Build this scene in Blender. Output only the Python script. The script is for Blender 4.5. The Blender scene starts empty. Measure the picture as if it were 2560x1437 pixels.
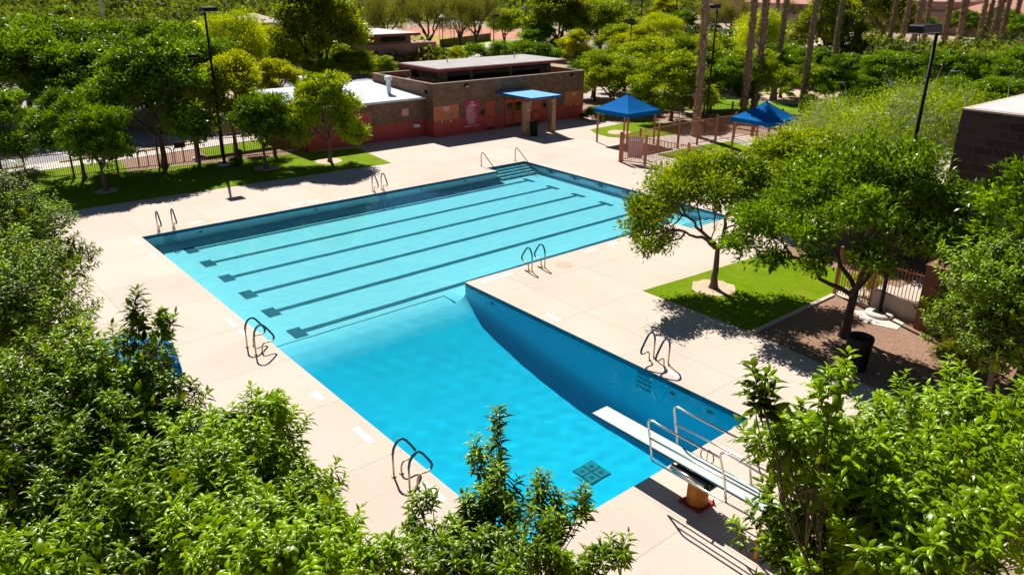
import bpy, math, random
import numpy as np
from mathutils import Vector, Matrix

sc = bpy.context.scene
COL = sc.collection
R = math.radians

# ---------------------------------------------------------------- camera
cam = bpy.data.cameras.new('camera')
cam.sensor_width = 36.0
cam.lens = 1917.32 / 2560 * 36.0
cam.clip_start = 0.1
cam.clip_end = 3000
cob = bpy.data.objects.new('camera', cam)
COL.objects.link(cob)
_y, _p, _r = -0.86821, 0.38426, 0.00977
_f = Vector((math.sin(_y) * math.cos(_p), math.cos(_y) * math.cos(_p), -math.sin(_p)))
_x = Vector((math.cos(_y), -math.sin(_y), 0))
_u = _x.cross(_f)
_x2 = _x * math.cos(_r) + _u * math.sin(_r)
_u2 = _u * math.cos(_r) - _x * math.sin(_r)
cob.matrix_world = Matrix(((_x2.x, _u2.x, -_f.x, 34.540), (_x2.y, _u2.y, -_f.y, -8.152),
                           (_x2.z, _u2.z, -_f.z, 10.592), (0, 0, 0, 1)))
sc.camera = cob

# ---------------------------------------------------------------- sky and sun
SUN_AZ, SUN_EL = 161.2, 47.4
sdir = Vector((math.cos(R(SUN_EL)) * math.cos(R(SUN_AZ)), math.cos(R(SUN_EL)) * math.sin(R(SUN_AZ)), math.sin(R(SUN_EL))))
wld = bpy.data.worlds.new('World')
sc.world = wld
wld.use_nodes = True
_bg = wld.node_tree.nodes['Background']
_sky = wld.node_tree.nodes.new('ShaderNodeTexSky')
_sky.sky_type = 'NISHITA'
_sky.sun_disc = False
_sky.sun_elevation = R(SUN_EL)
_sky.sun_rotation = math.atan2(sdir.x, sdir.y)
_sky.altitude = 700
_sky.air_density = 0.5
_sky.dust_density = 0.25
wld.node_tree.links.new(_sky.outputs[0], _bg.inputs[0])
_bg.inputs[1].default_value = 0.05
sun = bpy.data.lights.new('sun', 'SUN')
sun.energy = 5.0
sun.angle = R(0.5)
sun.color = (1.0, 0.955, 0.88)
sun.cycles.is_caustics_light = True
sob = bpy.data.objects.new('sun', sun)
COL.objects.link(sob)
sob.rotation_euler = sdir.to_track_quat('Z', 'Y').to_euler()
sob.location = (0, 0, 60)

sc.view_settings.view_transform = 'Standard'
sc.view_settings.look = 'None'
sc.view_settings.exposure = 0.64
sc.view_settings.gamma = 1.0
cy = sc.cycles
cy.use_denoising = True
cy.max_bounces = 8
cy.diffuse_bounces = 3
cy.glossy_bounces = 3
cy.transmission_bounces = 6
cy.transparent_max_bounces = 8
cy.caustics_reflective = False
cy.sample_clamp_indirect = 6.0
cy.sample_clamp_direct = 0.0

# ---------------------------------------------------------------- materials
class N:
    """small helper around a node tree"""
    def __init__(s, name):
        s.m = bpy.data.materials.new(name)
        s.m.use_nodes = True
        s.t = s.m.node_tree
        s.b = s.t.nodes['Principled BSDF']
        s.out = s.t.nodes['Material Output']
    def n(s, kind, **kw):
        nd = s.t.nodes.new('ShaderNode' + kind)
        for k, v in kw.items():
            if k.startswith('i_'):
                nd.inputs[k[2:].replace('_', ' ')].default_value = v
            else:
                setattr(nd, k, v)
        return nd
    def l(s, a, b):
        s.t.links.new(a, b)
    def pos(s):
        return s.n('NewGeometry').outputs['Position']
    def noise(s, scale, detail=4, rough=0.6, vec=None):
        nd = s.n('TexNoise')
        nd.inputs['Scale'].default_value = scale
        nd.inputs['Detail'].default_value = detail
        nd.inputs['Roughness'].default_value = rough
        s.l(vec or s.pos(), nd.inputs['Vector'])
        return nd.outputs['Fac']
    def ramp(s, fac, stops):
        nd = s.n('ValToRGB')
        e = nd.color_ramp.elements
        e[0].position, e[0].color = stops[0][0], (*stops[0][1], 1)
        e[1].position, e[1].color = stops[-1][0], (*stops[-1][1], 1)
        for p, c in stops[1:-1]:
            x = e.new(p)
            x.color = (*c, 1)
        s.l(fac, nd.inputs[0])
        return nd.outputs[0]
    def math(s, op, a, b=None, clamp=False):
        nd = s.n('Math', operation=op)
        nd.use_clamp = clamp
        for i, v in enumerate((a, b)):
            if v is None:
                continue
            if isinstance(v, (int, float)):
                nd.inputs[i].default_value = v
            else:
                s.l(v, nd.inputs[i])
        return nd.outputs[0]
    def mix(s, fac, a, b, mode='MIX'):
        nd = s.n('MixRGB', blend_type=mode)
        for i, v in enumerate((fac, a, b)):
            if isinstance(v, (int, float)):
                nd.inputs[i].default_value = v
            elif isinstance(v, tuple):
                nd.inputs[i].default_value = (*v, 1)
            else:
                s.l(v, nd.inputs[i])
        return nd.outputs[0]
    def bump(s, h, strength=0.3, dist=0.02):
        nd = s.n('Bump')
        nd.inputs['Strength'].default_value = strength
        nd.inputs['Distance'].default_value = dist
        s.l(h, nd.inputs['Height'])
        s.l(nd.outputs[0], s.b.inputs['Normal'])
    def base(s, c):
        if isinstance(c, tuple):
            s.b.inputs['Base Color'].default_value = (*c, 1)
        else:
            s.l(c, s.b.inputs['Base Color'])
    def rough(s, v):
        s.b.inputs['Roughness'].default_value = v


def plain(name, c, rough=0.6, var=0.12, scale=3.0, metal=0.0, spec=0.25, bump=0.0):
    k = N(name)
    f = k.noise(scale, 5)
    k.base(k.ramp(f, [(0.3, tuple(x * (1 - var) for x in c)), (0.7, tuple(min(1, x * (1 + var)) for x in c))]))
    k.rough(rough)
    k.b.inputs['Metallic'].default_value = metal
    k.b.inputs['Specular IOR Level'].default_value = spec
    if bump:
        k.bump(k.noise(scale * 12, 3), bump, 0.01)
    return k.m


def deck_mat():
    k = N('deck_concrete')
    big = k.noise(0.35, 5, 0.6)
    c = k.ramp(big, [(0.3, (0.545, 0.452, 0.378)), (0.5, (0.60, 0.50, 0.424)), (0.72, (0.625, 0.526, 0.450))])
    fine = k.noise(9, 4, 0.7)
    c = k.mix(0.16, c, k.ramp(fine, [(0.3, (0.40, 0.33, 0.27)), (0.7, (0.68, 0.585, 0.50))]))
    sep = k.n('SeparateXYZ')
    k.l(k.pos(), sep.inputs[0])
    jx = k.math('ABSOLUTE', k.math('SUBTRACT', k.math('PINGPONG', k.math('ADD', sep.outputs[0], 0.55), 1.53), 0.0))
    jy = k.math('PINGPONG', k.math('ADD', sep.outputs[1], 2.95), 1.53)
    line = k.math('LESS_THAN', k.math('MINIMUM', jx, jy), 0.012)
    # one slab is never quite the colour of the next
    cell = k.n('TexWhiteNoise', noise_dimensions='2D')
    cmb = k.n('CombineXYZ')
    k.l(k.math('FLOOR', k.math('DIVIDE', k.math('ADD', sep.outputs[0], 0.55), 3.06)), cmb.inputs[0])
    k.l(k.math('FLOOR', k.math('DIVIDE', k.math('ADD', sep.outputs[1], 2.95), 3.06)), cmb.inputs[1])
    k.l(cmb.outputs[0], cell.inputs['Vector'])
    c = k.mix(1.0, c, k.ramp(cell.outputs['Value'], [(0.0, (0.93, 0.925, 0.92)), (1.0, (1, 1, 1))]), 'MULTIPLY')
    c = k.mix(k.math('MULTIPLY', line, 0.6), c, (0.30, 0.235, 0.18))
    st = k.noise(1.3, 6, 0.75)
    c = k.mix(k.math('MULTIPLY', k.math('GREATER_THAN', st, 0.63), 0.14), c, (0.40, 0.30, 0.22))
    sp = k.noise(26, 1, 0.5)
    c = k.mix(k.math('MULTIPLY', k.math('GREATER_THAN', sp, 0.80), 0.5), c, (0.2, 0.15, 0.11))
    k.base(c)
    k.rough(0.85)
    k.b.inputs['Specular IOR Level'].default_value = 0.08
    k.bump(fine, 0.15, 0.004)
    return k.m


def grass_mat(name, a, b, c3, dry):
    k = N(name)
    c = k.ramp(k.noise(1.1, 6, 0.7), [(0.3, a), (0.52, b), (0.75, c3)])
    c = k.mix(k.ramp(k.noise(0.5, 4), [(0.45, (0, 0, 0)), (0.68, (0.75, 0.75, 0.75))]), c, dry)
    c = k.mix(0.55, c, k.ramp(k.noise(45, 3, 0.8), [(0.3, tuple(x * 0.35 for x in a)), (0.7, tuple(x * 1.5 for x in c3))]))
    k.base(c)
    k.rough(0.8)
    k.b.inputs['Specular IOR Level'].default_value = 0.03
    k.bump(k.noise(60, 3, 0.8), 0.8, 0.04)
    return k.m


def gravel_mat(name, c):
    k = N(name)
    v = k.n('TexVoronoi')
    v.inputs['Scale'].default_value = 22
    k.l(k.pos(), v.inputs['Vector'])
    hs = k.n('HueSaturation')
    col = k.ramp(v.outputs['Color'], [(0.1, tuple(x * 0.6 for x in c)), (0.5, c), (0.9, tuple(min(1, x * 1.35) for x in c))])
    col = k.mix(0.35, col, k.ramp(k.noise(0.8, 5), [(0.3, tuple(x * 0.7 for x in c)), (0.7, tuple(x * 1.2 for x in c))]))
    k.base(col)
    k.rough(0.9)
    k.bump(v.outputs['Distance'], 0.7, 0.03)
    return k.m


def block_mat(name, c1, c2, mortar, axis, bw=0.4, bh=0.2):
    """concrete block wall; axis 'x' = wall running along Y, 'y' = wall running along X, both read in world space"""
    k = N(name)
    sep = k.n('SeparateXYZ')
    k.l(k.pos(), sep.inputs[0])
    nsep = k.n('SeparateXYZ')
    geo = k.n('NewGeometry')
    k.l(geo.outputs['Normal'], nsep.inputs[0])
    isx = k.math('GREATER_THAN', k.math('ABSOLUTE', nsep.outputs[0]), 0.7)
    u = k.math('ADD', k.math('MULTIPLY', isx, sep.outputs[1]), k.math('MULTIPLY', k.math('SUBTRACT', 1.0, isx), sep.outputs[0]))
    cmb = k.n('CombineXYZ')
    k.l(u, cmb.inputs[0])
    k.l(sep.outputs[2], cmb.inputs[1])
    br = k.n('TexBrick')
    br.offset = 0.5
    br.inputs['Color1'].default_value = (*c1, 1)
    br.inputs['Color2'].default_value = (*c2, 1)
    br.inputs['Mortar'].default_value = (*mortar, 1)
    br.inputs['Scale'].default_value = 1.0
    br.inputs['Mortar Size'].default_value = 0.010 * bh / 0.2
    br.inputs['Brick Width'].default_value = bw
    br.inputs['Row Height'].default_value = bh
    k.l(cmb.outputs[0], br.inputs['Vector'])
    c = k.mix(0.2, br.outputs['Color'], k.ramp(k.noise(6, 5, 0.7), [(0.3, tuple(x * 0.6 for x in c1)), (0.7, tuple(x * 1.4 for x in c2))]))
    k.base(c)
    k.rough(0.9)
    k.b.inputs['Specular IOR Level'].default_value = 0.15
    k.bump(br.outputs['Fac'], -0.3, 0.01)
    return k.m


def leaf_mat(name, col, trans, fac=0.42, rough=0.5, var=0.35, spec=0.22):
    k = N(name)
    at = k.n('Attribute', attribute_name='tint')
    oi = k.n('ObjectInfo')
    v = k.math('ADD', k.math('MULTIPLY', at.outputs['Fac'], 1.0), k.math('MULTIPLY', k.math('SUBTRACT', oi.outputs['Random'], 0.5), 0.16), True)
    lo = (col[0] * (1 - var) * 0.85, col[1] * (1 - var), col[2] * (1 - var))
    hi = (col[0] * (1 + var) * 1.25, col[1] * (1 + var), col[2] * (1 + var))
    tl = (trans[0] * (1 - var) * 0.85, trans[1] * (1 - var), trans[2])
    th = (min(1, trans[0] * (1 + var) * 1.15), min(1, trans[1] * (1 + var)), trans[2])
    c = k.ramp(v, [(0.0, lo), (1.0, hi)])
    t = k.ramp(v, [(0.0, tl), (1.0, th)])
    k.t.nodes.remove(k.b)
    df = k.n('BsdfDiffuse')
    k.l(c, df.inputs[0])
    tr = k.n('BsdfTranslucent')
    k.l(t, tr.inputs[0])
    mx = k.n('MixShader')
    mx.inputs[0].default_value = fac
    k.l(df.outputs[0], mx.inputs[1])
    k.l(tr.outputs[0], mx.inputs[2])
    # waxy leaf surface: a little gloss that catches the sun
    gl = k.n('BsdfGlossy')
    gl.inputs['Color'].default_value = (1, 1, 1, 1)
    gl.inputs['Roughness'].default_value = rough
    m2 = k.n('MixShader')
    m2.inputs[0].default_value = spec
    k.l(mx.outputs[0], m2.inputs[1])
    k.l(gl.outputs[0], m2.inputs[2])
    k.l(m2.outputs[0], k.out.inputs[0])
    return k.m


def bark_mat(name, a, b, scale=14):
    k = N(name)
    mp = k.n('Mapping')
    mp.inputs['Scale'].default_value = (1, 1, 0.25)
    tc = k.n('TexCoord')
    k.l(tc.outputs['Object'], mp.inputs[0])
    f = k.noise(scale, 5, 0.7, mp.outputs[0])
    k.base(k.ramp(f, [(0.3, a), (0.7, b)]))
    k.rough(0.9)
    k.bump(f, 0.6, 0.03)
    return k.m


def water_mat():
    k = N('pool_water')
    k.t.nodes.remove(k.b)
    g = k.n('BsdfGlass')
    g.inputs['IOR'].default_value = 1.33
    g.inputs['Roughness'].default_value = 0.0
    g.inputs['Color'].default_value = (0.56, 0.98, 1.0, 1)
    k.l(g.outputs[0], k.out.inputs[0])
    return k.m


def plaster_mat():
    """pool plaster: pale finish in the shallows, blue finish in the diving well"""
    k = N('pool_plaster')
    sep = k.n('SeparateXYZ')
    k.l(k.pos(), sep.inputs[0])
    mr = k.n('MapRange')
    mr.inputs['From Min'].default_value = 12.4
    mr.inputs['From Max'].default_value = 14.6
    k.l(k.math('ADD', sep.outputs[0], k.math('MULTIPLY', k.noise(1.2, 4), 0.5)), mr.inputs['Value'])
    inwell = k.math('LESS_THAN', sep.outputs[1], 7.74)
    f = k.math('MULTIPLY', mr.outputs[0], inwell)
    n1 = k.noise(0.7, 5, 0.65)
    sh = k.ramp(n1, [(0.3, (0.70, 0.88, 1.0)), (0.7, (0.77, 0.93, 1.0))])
    dp = k.ramp(n1, [(0.3, (0.002, 0.61, 0.86)), (0.7, (0.003, 0.67, 0.90))])  # light lost in deep water, put into the plaster colour
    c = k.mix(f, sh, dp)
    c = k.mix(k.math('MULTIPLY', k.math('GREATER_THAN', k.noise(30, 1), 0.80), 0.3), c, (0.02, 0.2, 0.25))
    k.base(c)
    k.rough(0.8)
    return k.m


M = {}
M['deck'] = deck_mat()
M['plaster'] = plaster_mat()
M['water'] = water_mat()
M['tile'] = plain('waterline_tile', (0.012, 0.16, 0.28), 0.25, 0.25, 12)
M['tile_dark'] = plain('dark_tile', (0.008, 0.085, 0.12), 0.35, 0.2, 12)
M['lane'] = plain('lane_tile', (0.003, 0.10, 0.145), 0.5, 0.2, 4)
M['drain'] = plain('drain_grate', (0.01, 0.26, 0.30), 0.5, 0.2, 4)
M['white_tile'] = plain('white_tile', (0.82, 0.80, 0.76), 0.4, 0.08, 14)
M['joint'] = plain('coping_seal', (0.16, 0.12, 0.09), 0.8, 0.2, 6)
M['ground'] = gravel_mat('desert_ground', (0.36, 0.27, 0.17))
M['gravel'] = gravel_mat('tan_gravel', (0.29, 0.165, 0.105))
M['pale_gravel'] = gravel_mat('pale_gravel', (0.60, 0.43, 0.30))
M['mulch'] = gravel_mat('planting_soil', (0.34, 0.21, 0.14))
M['lawn'] = grass_mat('lawn_grass', (0.075, 0.17, 0.001), (0.13, 0.25, 0.001), (0.21, 0.32, 0.002), (0.30, 0.31, 0.03))
M['lawn_far'] = grass_mat('park_grass', (0.10, 0.22, 0.005), (0.14, 0.28, 0.006), (0.19, 0.33, 0.01), (0.25, 0.30, 0.03))
M['asphalt'] = plain('asphalt', (0.30, 0.285, 0.30), 0.9, 0.1, 1.2, bump=0.2)
M['road'] = plain('road_asphalt', (0.20, 0.19, 0.20), 0.9, 0.12, 1.2)
M['walk'] = plain('sidewalk_concrete', (0.62, 0.54, 0.48), 0.9, 0.08, 0.8)
M['kerb'] = plain('kerb_concrete', (0.55, 0.47, 0.41), 0.9, 0.1, 3)
M['red_kerb'] = plain('red_kerb_paint', (0.22, 0.03, 0.035), 0.7, 0.15, 5)
M['paint'] = plain('white_road_paint', (0.72, 0.69, 0.66), 0.8, 0.12, 6)
M['yellow'] = plain('yellow_paint', (0.62, 0.40, 0.02), 0.6, 0.15, 8)
M['iron'] = plain('rust_brown_iron', (0.13, 0.045, 0.03), 0.55, 0.25, 8)
M['iron_dark'] = plain('dark_iron', (0.05, 0.028, 0.024), 0.55, 0.25, 8)
M['terracotta'] = plain('terracotta_paint', (0.43, 0.17, 0.09), 0.5, 0.15, 5)
M['black'] = plain('black_metal', (0.006, 0.006, 0.009), 0.5, 0.2, 6, spec=0.2)
M['black_pl'] = plain('black_plastic', (0.005, 0.005, 0.007), 0.5, 0.2, 6, spec=0.15)
M['steel'] = plain('stainless_steel', (0.62, 0.58, 0.52), 0.25, 0.08, 8, metal=1.0)
M['tanrail'] = plain('weathered_steel', (0.55, 0.40, 0.22), 0.4, 0.2, 20, metal=0.6)
M['teal'] = plain('teal_grip', (0.006, 0.085, 0.12), 0.4, 0.2, 16)
M['board'] = plain('board_coating', (0.50, 0.56, 0.53), 0.75, 0.06, 10)
M['rust'] = plain('rusty_orange_paint', (0.50, 0.17, 0.02), 0.6, 0.35, 7)
M['rustred'] = plain('rusty_red_plate', (0.30, 0.04, 0.03), 0.7, 0.35, 9)
M['canvas'] = plain('blue_canvas', (0.0, 0.125, 0.40), 0.85, 0.06, 2, spec=0.04)
M['bluemetal'] = plain('blue_metal_roof', (0.20, 0.50, 0.78), 0.35, 0.05, 2)
M['maroon'] = plain('maroon_fascia', (0.26, 0.045, 0.06), 0.6, 0.12, 3)
M['roof'] = plain('roof_membrane', (0.55, 0.51, 0.50), 0.85, 0.1, 0.7)
M['roof_dark'] = plain('roof_gravel', (0.22, 0.20, 0.20), 0.9, 0.15, 2)
M['white_metal'] = plain('white_metal_roof', (0.60, 0.65, 0.70), 0.4, 0.05, 1.5)
M['galv'] = plain('galvanised_metal', (0.55, 0.57, 0.57), 0.4, 0.1, 5, metal=0.3)
M['orange'] = plain('bounce_tinted_wall_paint', (0.60, 0.20, 0.095), 0.75, 0.12, 2.5, bump=0.25)  # bounce-light gradient painted in: wall turns orange above the red band
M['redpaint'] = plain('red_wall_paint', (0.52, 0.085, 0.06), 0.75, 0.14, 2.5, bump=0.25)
M['reddoor'] = plain('red_door_paint', (0.52, 0.11, 0.055), 0.5, 0.1, 3)
M['glass'] = plain('dark_glass', (0.008, 0.008, 0.012), 0.08, 0.2, 2)
M['sign'] = plain('crimson_sign', (0.58, 0.05, 0.12), 0.5, 0.06, 3)
M['pinksign'] = plain('pink_sign', (0.60, 0.16, 0.16), 0.5, 0.06, 3)
M['banner'] = plain('faded_banner', (0.62, 0.36, 0.36), 0.7, 0.12, 4)
M['white'] = plain('white_lettering', (0.80, 0.76, 0.76), 0.6, 0.04, 3)
M['ink'] = plain('dark_lettering', (0.004, 0.03, 0.045), 0.5, 0.05, 3)
M['ivory'] = plain('ivory_frame', (0.50, 0.42, 0.22), 0.6, 0.05, 3)
M['block'] = block_mat('brown_block', (0.175, 0.097, 0.06), (0.275, 0.168, 0.105), (0.10, 0.063, 0.045), 'x')
M['block_tan'] = block_mat('tan_block', (0.33, 0.20, 0.105), (0.40, 0.25, 0.14), (0.22, 0.14, 0.09), 'x', 0.2, 0.2)
M['block_dark'] = block_mat('dark_block', (0.042, 0.030, 0.029), (0.078, 0.054, 0.052), (0.10, 0.076, 0.074), 'y', 0.62, 0.31)
M['block_red'] = block_mat('reddish_block', (0.20, 0.09, 0.065), (0.26, 0.12, 0.085), (0.15, 0.085, 0.06), 'y', 0.4, 0.2)
M['stucco'] = plain('pink_stucco', (0.42, 0.25, 0.22), 0.9, 0.06, 1)
M['stucco_tan'] = plain('tan_stucco', (0.50, 0.40, 0.33), 0.9, 0.06, 1)
M['tileroof'] = plain('clay_tile_roof', (0.46, 0.22, 0.16), 0.8, 0.2, 3)
M['paleroof'] = plain('pale_tile_roof', (0.50, 0.40, 0.34), 0.8, 0.12, 2)
M['carwhite'] = plain('white_car_paint', (0.78, 0.78, 0.80), 0.2, 0.02, 1)
M['carblue'] = plain('blue_car_paint', (0.02, 0.12, 0.25), 0.2, 0.05, 1)
M['rubber'] = plain('tyre_rubber', (0.015, 0.015, 0.015), 0.8, 0.1, 3)
M['wood'] = plain('brown_slats', (0.12, 0.05, 0.035), 0.7, 0.2, 6)
M['mesh'] = plain('woven_screen', (0.40, 0.31, 0.30), 0.8, 0.08, 5)
M['leaf_ash'] = leaf_mat('ash_leaf', (0.085, 0.178, 0.0005), (0.30, 0.56, 0.0005), 0.24, 0.30, 0.8, 0.020)
M['leaf_light'] = leaf_mat('light_ash_leaf', (0.140, 0.275, 0.0005), (0.50, 0.82, 0.0005), 0.30, 0.35, 0.7, 0.015)
M['leaf_near'] = leaf_mat('near_ash_leaf', (0.096, 0.205, 0.0005), (0.36, 0.66, 0.0005), 0.20, 0.30, 0.95, 0.018)
M['leaf_lime'] = leaf_mat('lime_leaf', (0.25, 0.38, 0.0005), (0.66, 0.86, 0.0005), 0.42, 0.5, 0.4, 0.01)
M['leaf_gold'] = leaf_mat('gold_leaf', (0.22, 0.27, 0.0005), (0.66, 0.72, 0.0005), 0.40, 0.5, 0.5, 0.01)
M['leaf_olive'] = leaf_mat('olive_leaf', (0.12, 0.125, 0.014), (0.30, 0.30, 0.015), 0.36, 0.5, 0.4, 0.01)
M['leaf_mul'] = leaf_mat('mulberry_leaf', (0.10, 0.165, 0.001), (0.46, 0.56, 0.001), 0.36, 0.35, 0.6, 0.02)
M['leaf_wil'] = leaf_mat('willow_leaf', (0.17, 0.33, 0.001), (0.54, 0.84, 0.001), 0.38, 0.4, 0.5, 0.015)
M['leaf_far'] = leaf_mat('far_leaf', (0.075, 0.115, 0.012), (0.20, 0.27, 0.015), 0.34, 0.5, 0.6, 0.01)
M['bark'] = bark_mat('grey_brown_bark', (0.085, 0.052, 0.034), (0.20, 0.135, 0.09))
M['bark_dark'] = bark_mat('dark_bark', (0.03, 0.02, 0.014), (0.075, 0.05, 0.035))
M['bark_pale'] = bark_mat('pale_bark', (0.40, 0.33, 0.25), (0.60, 0.53, 0.44))
M['bark_white'] = bark_mat('white_bark', (0.55, 0.50, 0.42), (0.75, 0.70, 0.62))
M['palm_bark'] = bark_mat('palm_bark', (0.06, 0.035, 0.02), (0.50, 0.34, 0.20), 16)
M['frond'] = leaf_mat('palm_frond', (0.06, 0.10, 0.015), (0.15, 0.22, 0.02), 0.3, 0.5, 0.4, 0.02)

# ---------------------------------------------------------------- mesh helpers
class MB:
    def __init__(s):
        s.v, s.f, s.mi, s.sm = [], [], [], []
        s.cur = 0
        s.smooth = False
    def add(s, vs, fs):
        o = len(s.v)
        s.v += [tuple(map(float, v)) for v in vs]
        for f in fs:
            s.f.append(tuple(i + o for i in f))
            s.mi.append(s.cur)
            s.sm.append(s.smooth)
        return s
    def box(s, x0, x1, y0, y1, z0, z1, bev=0.0):
        if bev <= 0:
            return s.add([(x0, y0, z0), (x1, y0, z0), (x1, y1, z0), (x0, y1, z0), (x0, y0, z1), (x1, y0, z1), (x1, y1, z1), (x0, y1, z1)],
                         [(3, 2, 1, 0), (4, 5, 6, 7), (0, 1, 5, 4), (1, 2, 6, 5), (2, 3, 7, 6), (3, 0, 4, 7)])
        b = bev
        vs = []
        for z, e in ((z0, 0), (z1 - b, 0), (z1, b)):
            vs += [(x0 + e, y0 + e, z), (x1 - e, y0 + e, z), (x1 - e, y1 - e, z), (x0 + e, y1 - e, z)]
        fs = [(3, 2, 1, 0), (8, 9, 10, 11)]
        for r in (0, 4):
            for i in range(4):
                j = (i + 1) % 4
                fs.append((r + i, r + j, r + 4 + j, r + 4 + i))
        return s.add(vs, fs)
    def quad(s, a, b, c, d):
        return s.add([a, b, c, d], [(0, 1, 2, 3)])
    def prism(s, poly, z0, z1):
        n = len(poly)
        vs = [(x, y, z0) for x, y in poly] + [(x, y, z1) for x, y in poly]
        fs = [tuple(range(n - 1, -1, -1)), tuple(range(n, 2 * n))]
        for i in range(n):
            j = (i + 1) % n
            fs.append((i, j, n + j, n + i))
        return s.add(vs, fs)
    def tube(s, pts, r, n=8, cap=True):
        pts = [Vector(p) for p in pts]
        rs = r if isinstance(r, (list, tuple)) else [r] * len(pts)
        vs, fs = [], []
        ref = None
        for i, p in enumerate(pts):
            d = (pts[min(i + 1, len(pts) - 1)] - pts[max(i - 1, 0)])
            if d.length < 1e-9:
                d = Vector((0, 0, 1))
            d.normalize()
            if ref is None:
                ref = Vector((1, 0, 0)) if abs(d.x) < 0.8 else Vector((0, 1, 0))
            a = (ref - d * ref.dot(d))
            if a.length < 1e-6:
                a = d.orthogonal()
            a.normalize()
            ref = a
            b = d.cross(a)
            for j in range(n):
                t = 2 * math.pi * j / n
                vs.append(p + (a * math.cos(t) + b * math.sin(t)) * rs[i])
        for i in range(len(pts) - 1):
            for j in range(n):
                k = (j + 1) % n
                fs.append((i * n + j, i * n + k, (i + 1) * n + k, (i + 1) * n + j))
        sm = s.smooth
        s.smooth = True
        s.add(vs, fs)
        if cap:
            s.smooth = False
            o = len(s.v) - len(vs)
            for fc in (tuple(o + j for j in range(n - 1, -1, -1)), tuple(o + (len(pts) - 1) * n + j for j in range(n))):
                s.f.append(fc)
                s.mi.append(s.cur)
                s.sm.append(False)
        s.smooth = sm
        return s
    def lathe(s, prof, cx=0, cy=0, n=20):
        pr = []
        for r, z in prof:
            pr.append((r, z))
        vs, fs = [], []
        for r, z in pr:
            for j in range(n):
                t = 2 * math.pi * j / n
                vs.append((cx + r * math.cos(t), cy + r * math.sin(t), z))
        for i in range(len(pr) - 1):
            for j in range(n):
                k = (j + 1) % n
                fs.append((i * n + j, i * n + k, (i + 1) * n + k, (i + 1) * n + j))
        fs.append(tuple(range(n - 1, -1, -1)))
        fs.append(tuple((len(pr) - 1) * n + j for j in range(n)))
        return s.add(vs, fs)
    def build(s, name, mats, parent=None, world=True):
        """link as one mesh; geometry given in world space is moved into the parent's space"""
        if not isinstance(mats, (list, tuple)):
            mats = [mats]
        off = Vector((0, 0, 0))
        if parent is not None and world:
            p = parent
            while p is not None:
                off += p.location
                p = p.parent
        me = bpy.data.meshes.new(name)
        me.from_pydata([(x - off.x, y - off.y, z - off.z) for x, y, z in s.v], [], s.f)
        for m in mats:
            me.materials.append(m)
        me.polygons.foreach_set('material_index', s.mi)
        me.polygons.foreach_set('use_smooth', s.sm)
        me.update()
        o = bpy.data.objects.new(name, me)
        COL.objects.link(o)
        if parent is not None:
            o.parent = parent
        return o


def tag(o, label=None, cat=None, group=None, kind=None):
    for k, v in (('label', label), ('category', cat), ('group', group), ('kind', kind)):
        if v:
            o[k] = v
    return o


def empty(name, loc, label, cat, group=None, rz=0.0):
    o = bpy.data.objects.new(name, None)
    o.empty_display_size = 0.3
    COL.objects.link(o)
    o.location = loc
    o.rotation_euler = (0, 0, rz)
    return tag(o, label, cat, group)


def children(o):
    return [c for c in bpy.data.objects if c.parent == o]


def copy_tree(o, kids, label=None, name=None):
    c = o.copy()
    COL.objects.link(c)
    if label:
        c['label'] = label
    for ch, sub in kids:
        d = ch.copy()
        COL.objects.link(d)
        d.parent = c
        for g in sub:
            e = g.copy()
            COL.objects.link(e)
            e.parent = d
    return c


def kids_of(o):
    return [(c, list(c.children)) for c in o.children]


def struct(name, mb, mat, parent=None):
    o = mb.build(name, mat, parent)
    if parent is None:
        o['kind'] = 'structure'
    return o


def text_mesh(body, size, origin, right, up, mat, parent, name='lettering', spacing=1.0, depth=0.004):
    cu = bpy.data.curves.new('txt', 'FONT')
    cu.body = body
    cu.size = size
    cu.align_x = 'CENTER'
    cu.align_y = 'CENTER'
    cu.space_character = spacing
    cu.extrude = depth
    cu.resolution_u = 2
    t = bpy.data.objects.new('txt', cu)
    COL.objects.link(t)
    bpy.context.view_layer.update()
    dg = bpy.context.evaluated_depsgraph_get()
    me = bpy.data.meshes.new_from_object(t.evaluated_get(dg))
    bpy.data.objects.remove(t)
    r, u = Vector(right).normalized(), Vector(up).normalized()
    n = r.cross(u)
    m = Matrix(((r.x, u.x, n.x, origin[0]), (r.y, u.y, n.y, origin[1]), (r.z, u.z, n.z, origin[2]), (0, 0, 0, 1)))
    me.transform(m)
    off = Vector((0, 0, 0))
    p = parent
    while p is not None:
        off += p.location
        p = p.parent
    me.transform(Matrix.Translation(-off))
    me.materials.clear()
    me.materials.append(mat)
    o = bpy.data.objects.new(name, me)
    COL.objects.link(o)
    o.parent = parent
    return o


def sheet(name, poly, z, mat, holes=None, h=0.0):
    mb = MB()
    if h:
        mb.prism(poly, z - h, z)
    else:
        mb.add([(x, y, z) for x, y in poly], [tuple(range(len(poly)))])
    return struct(name, mb, mat)


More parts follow.
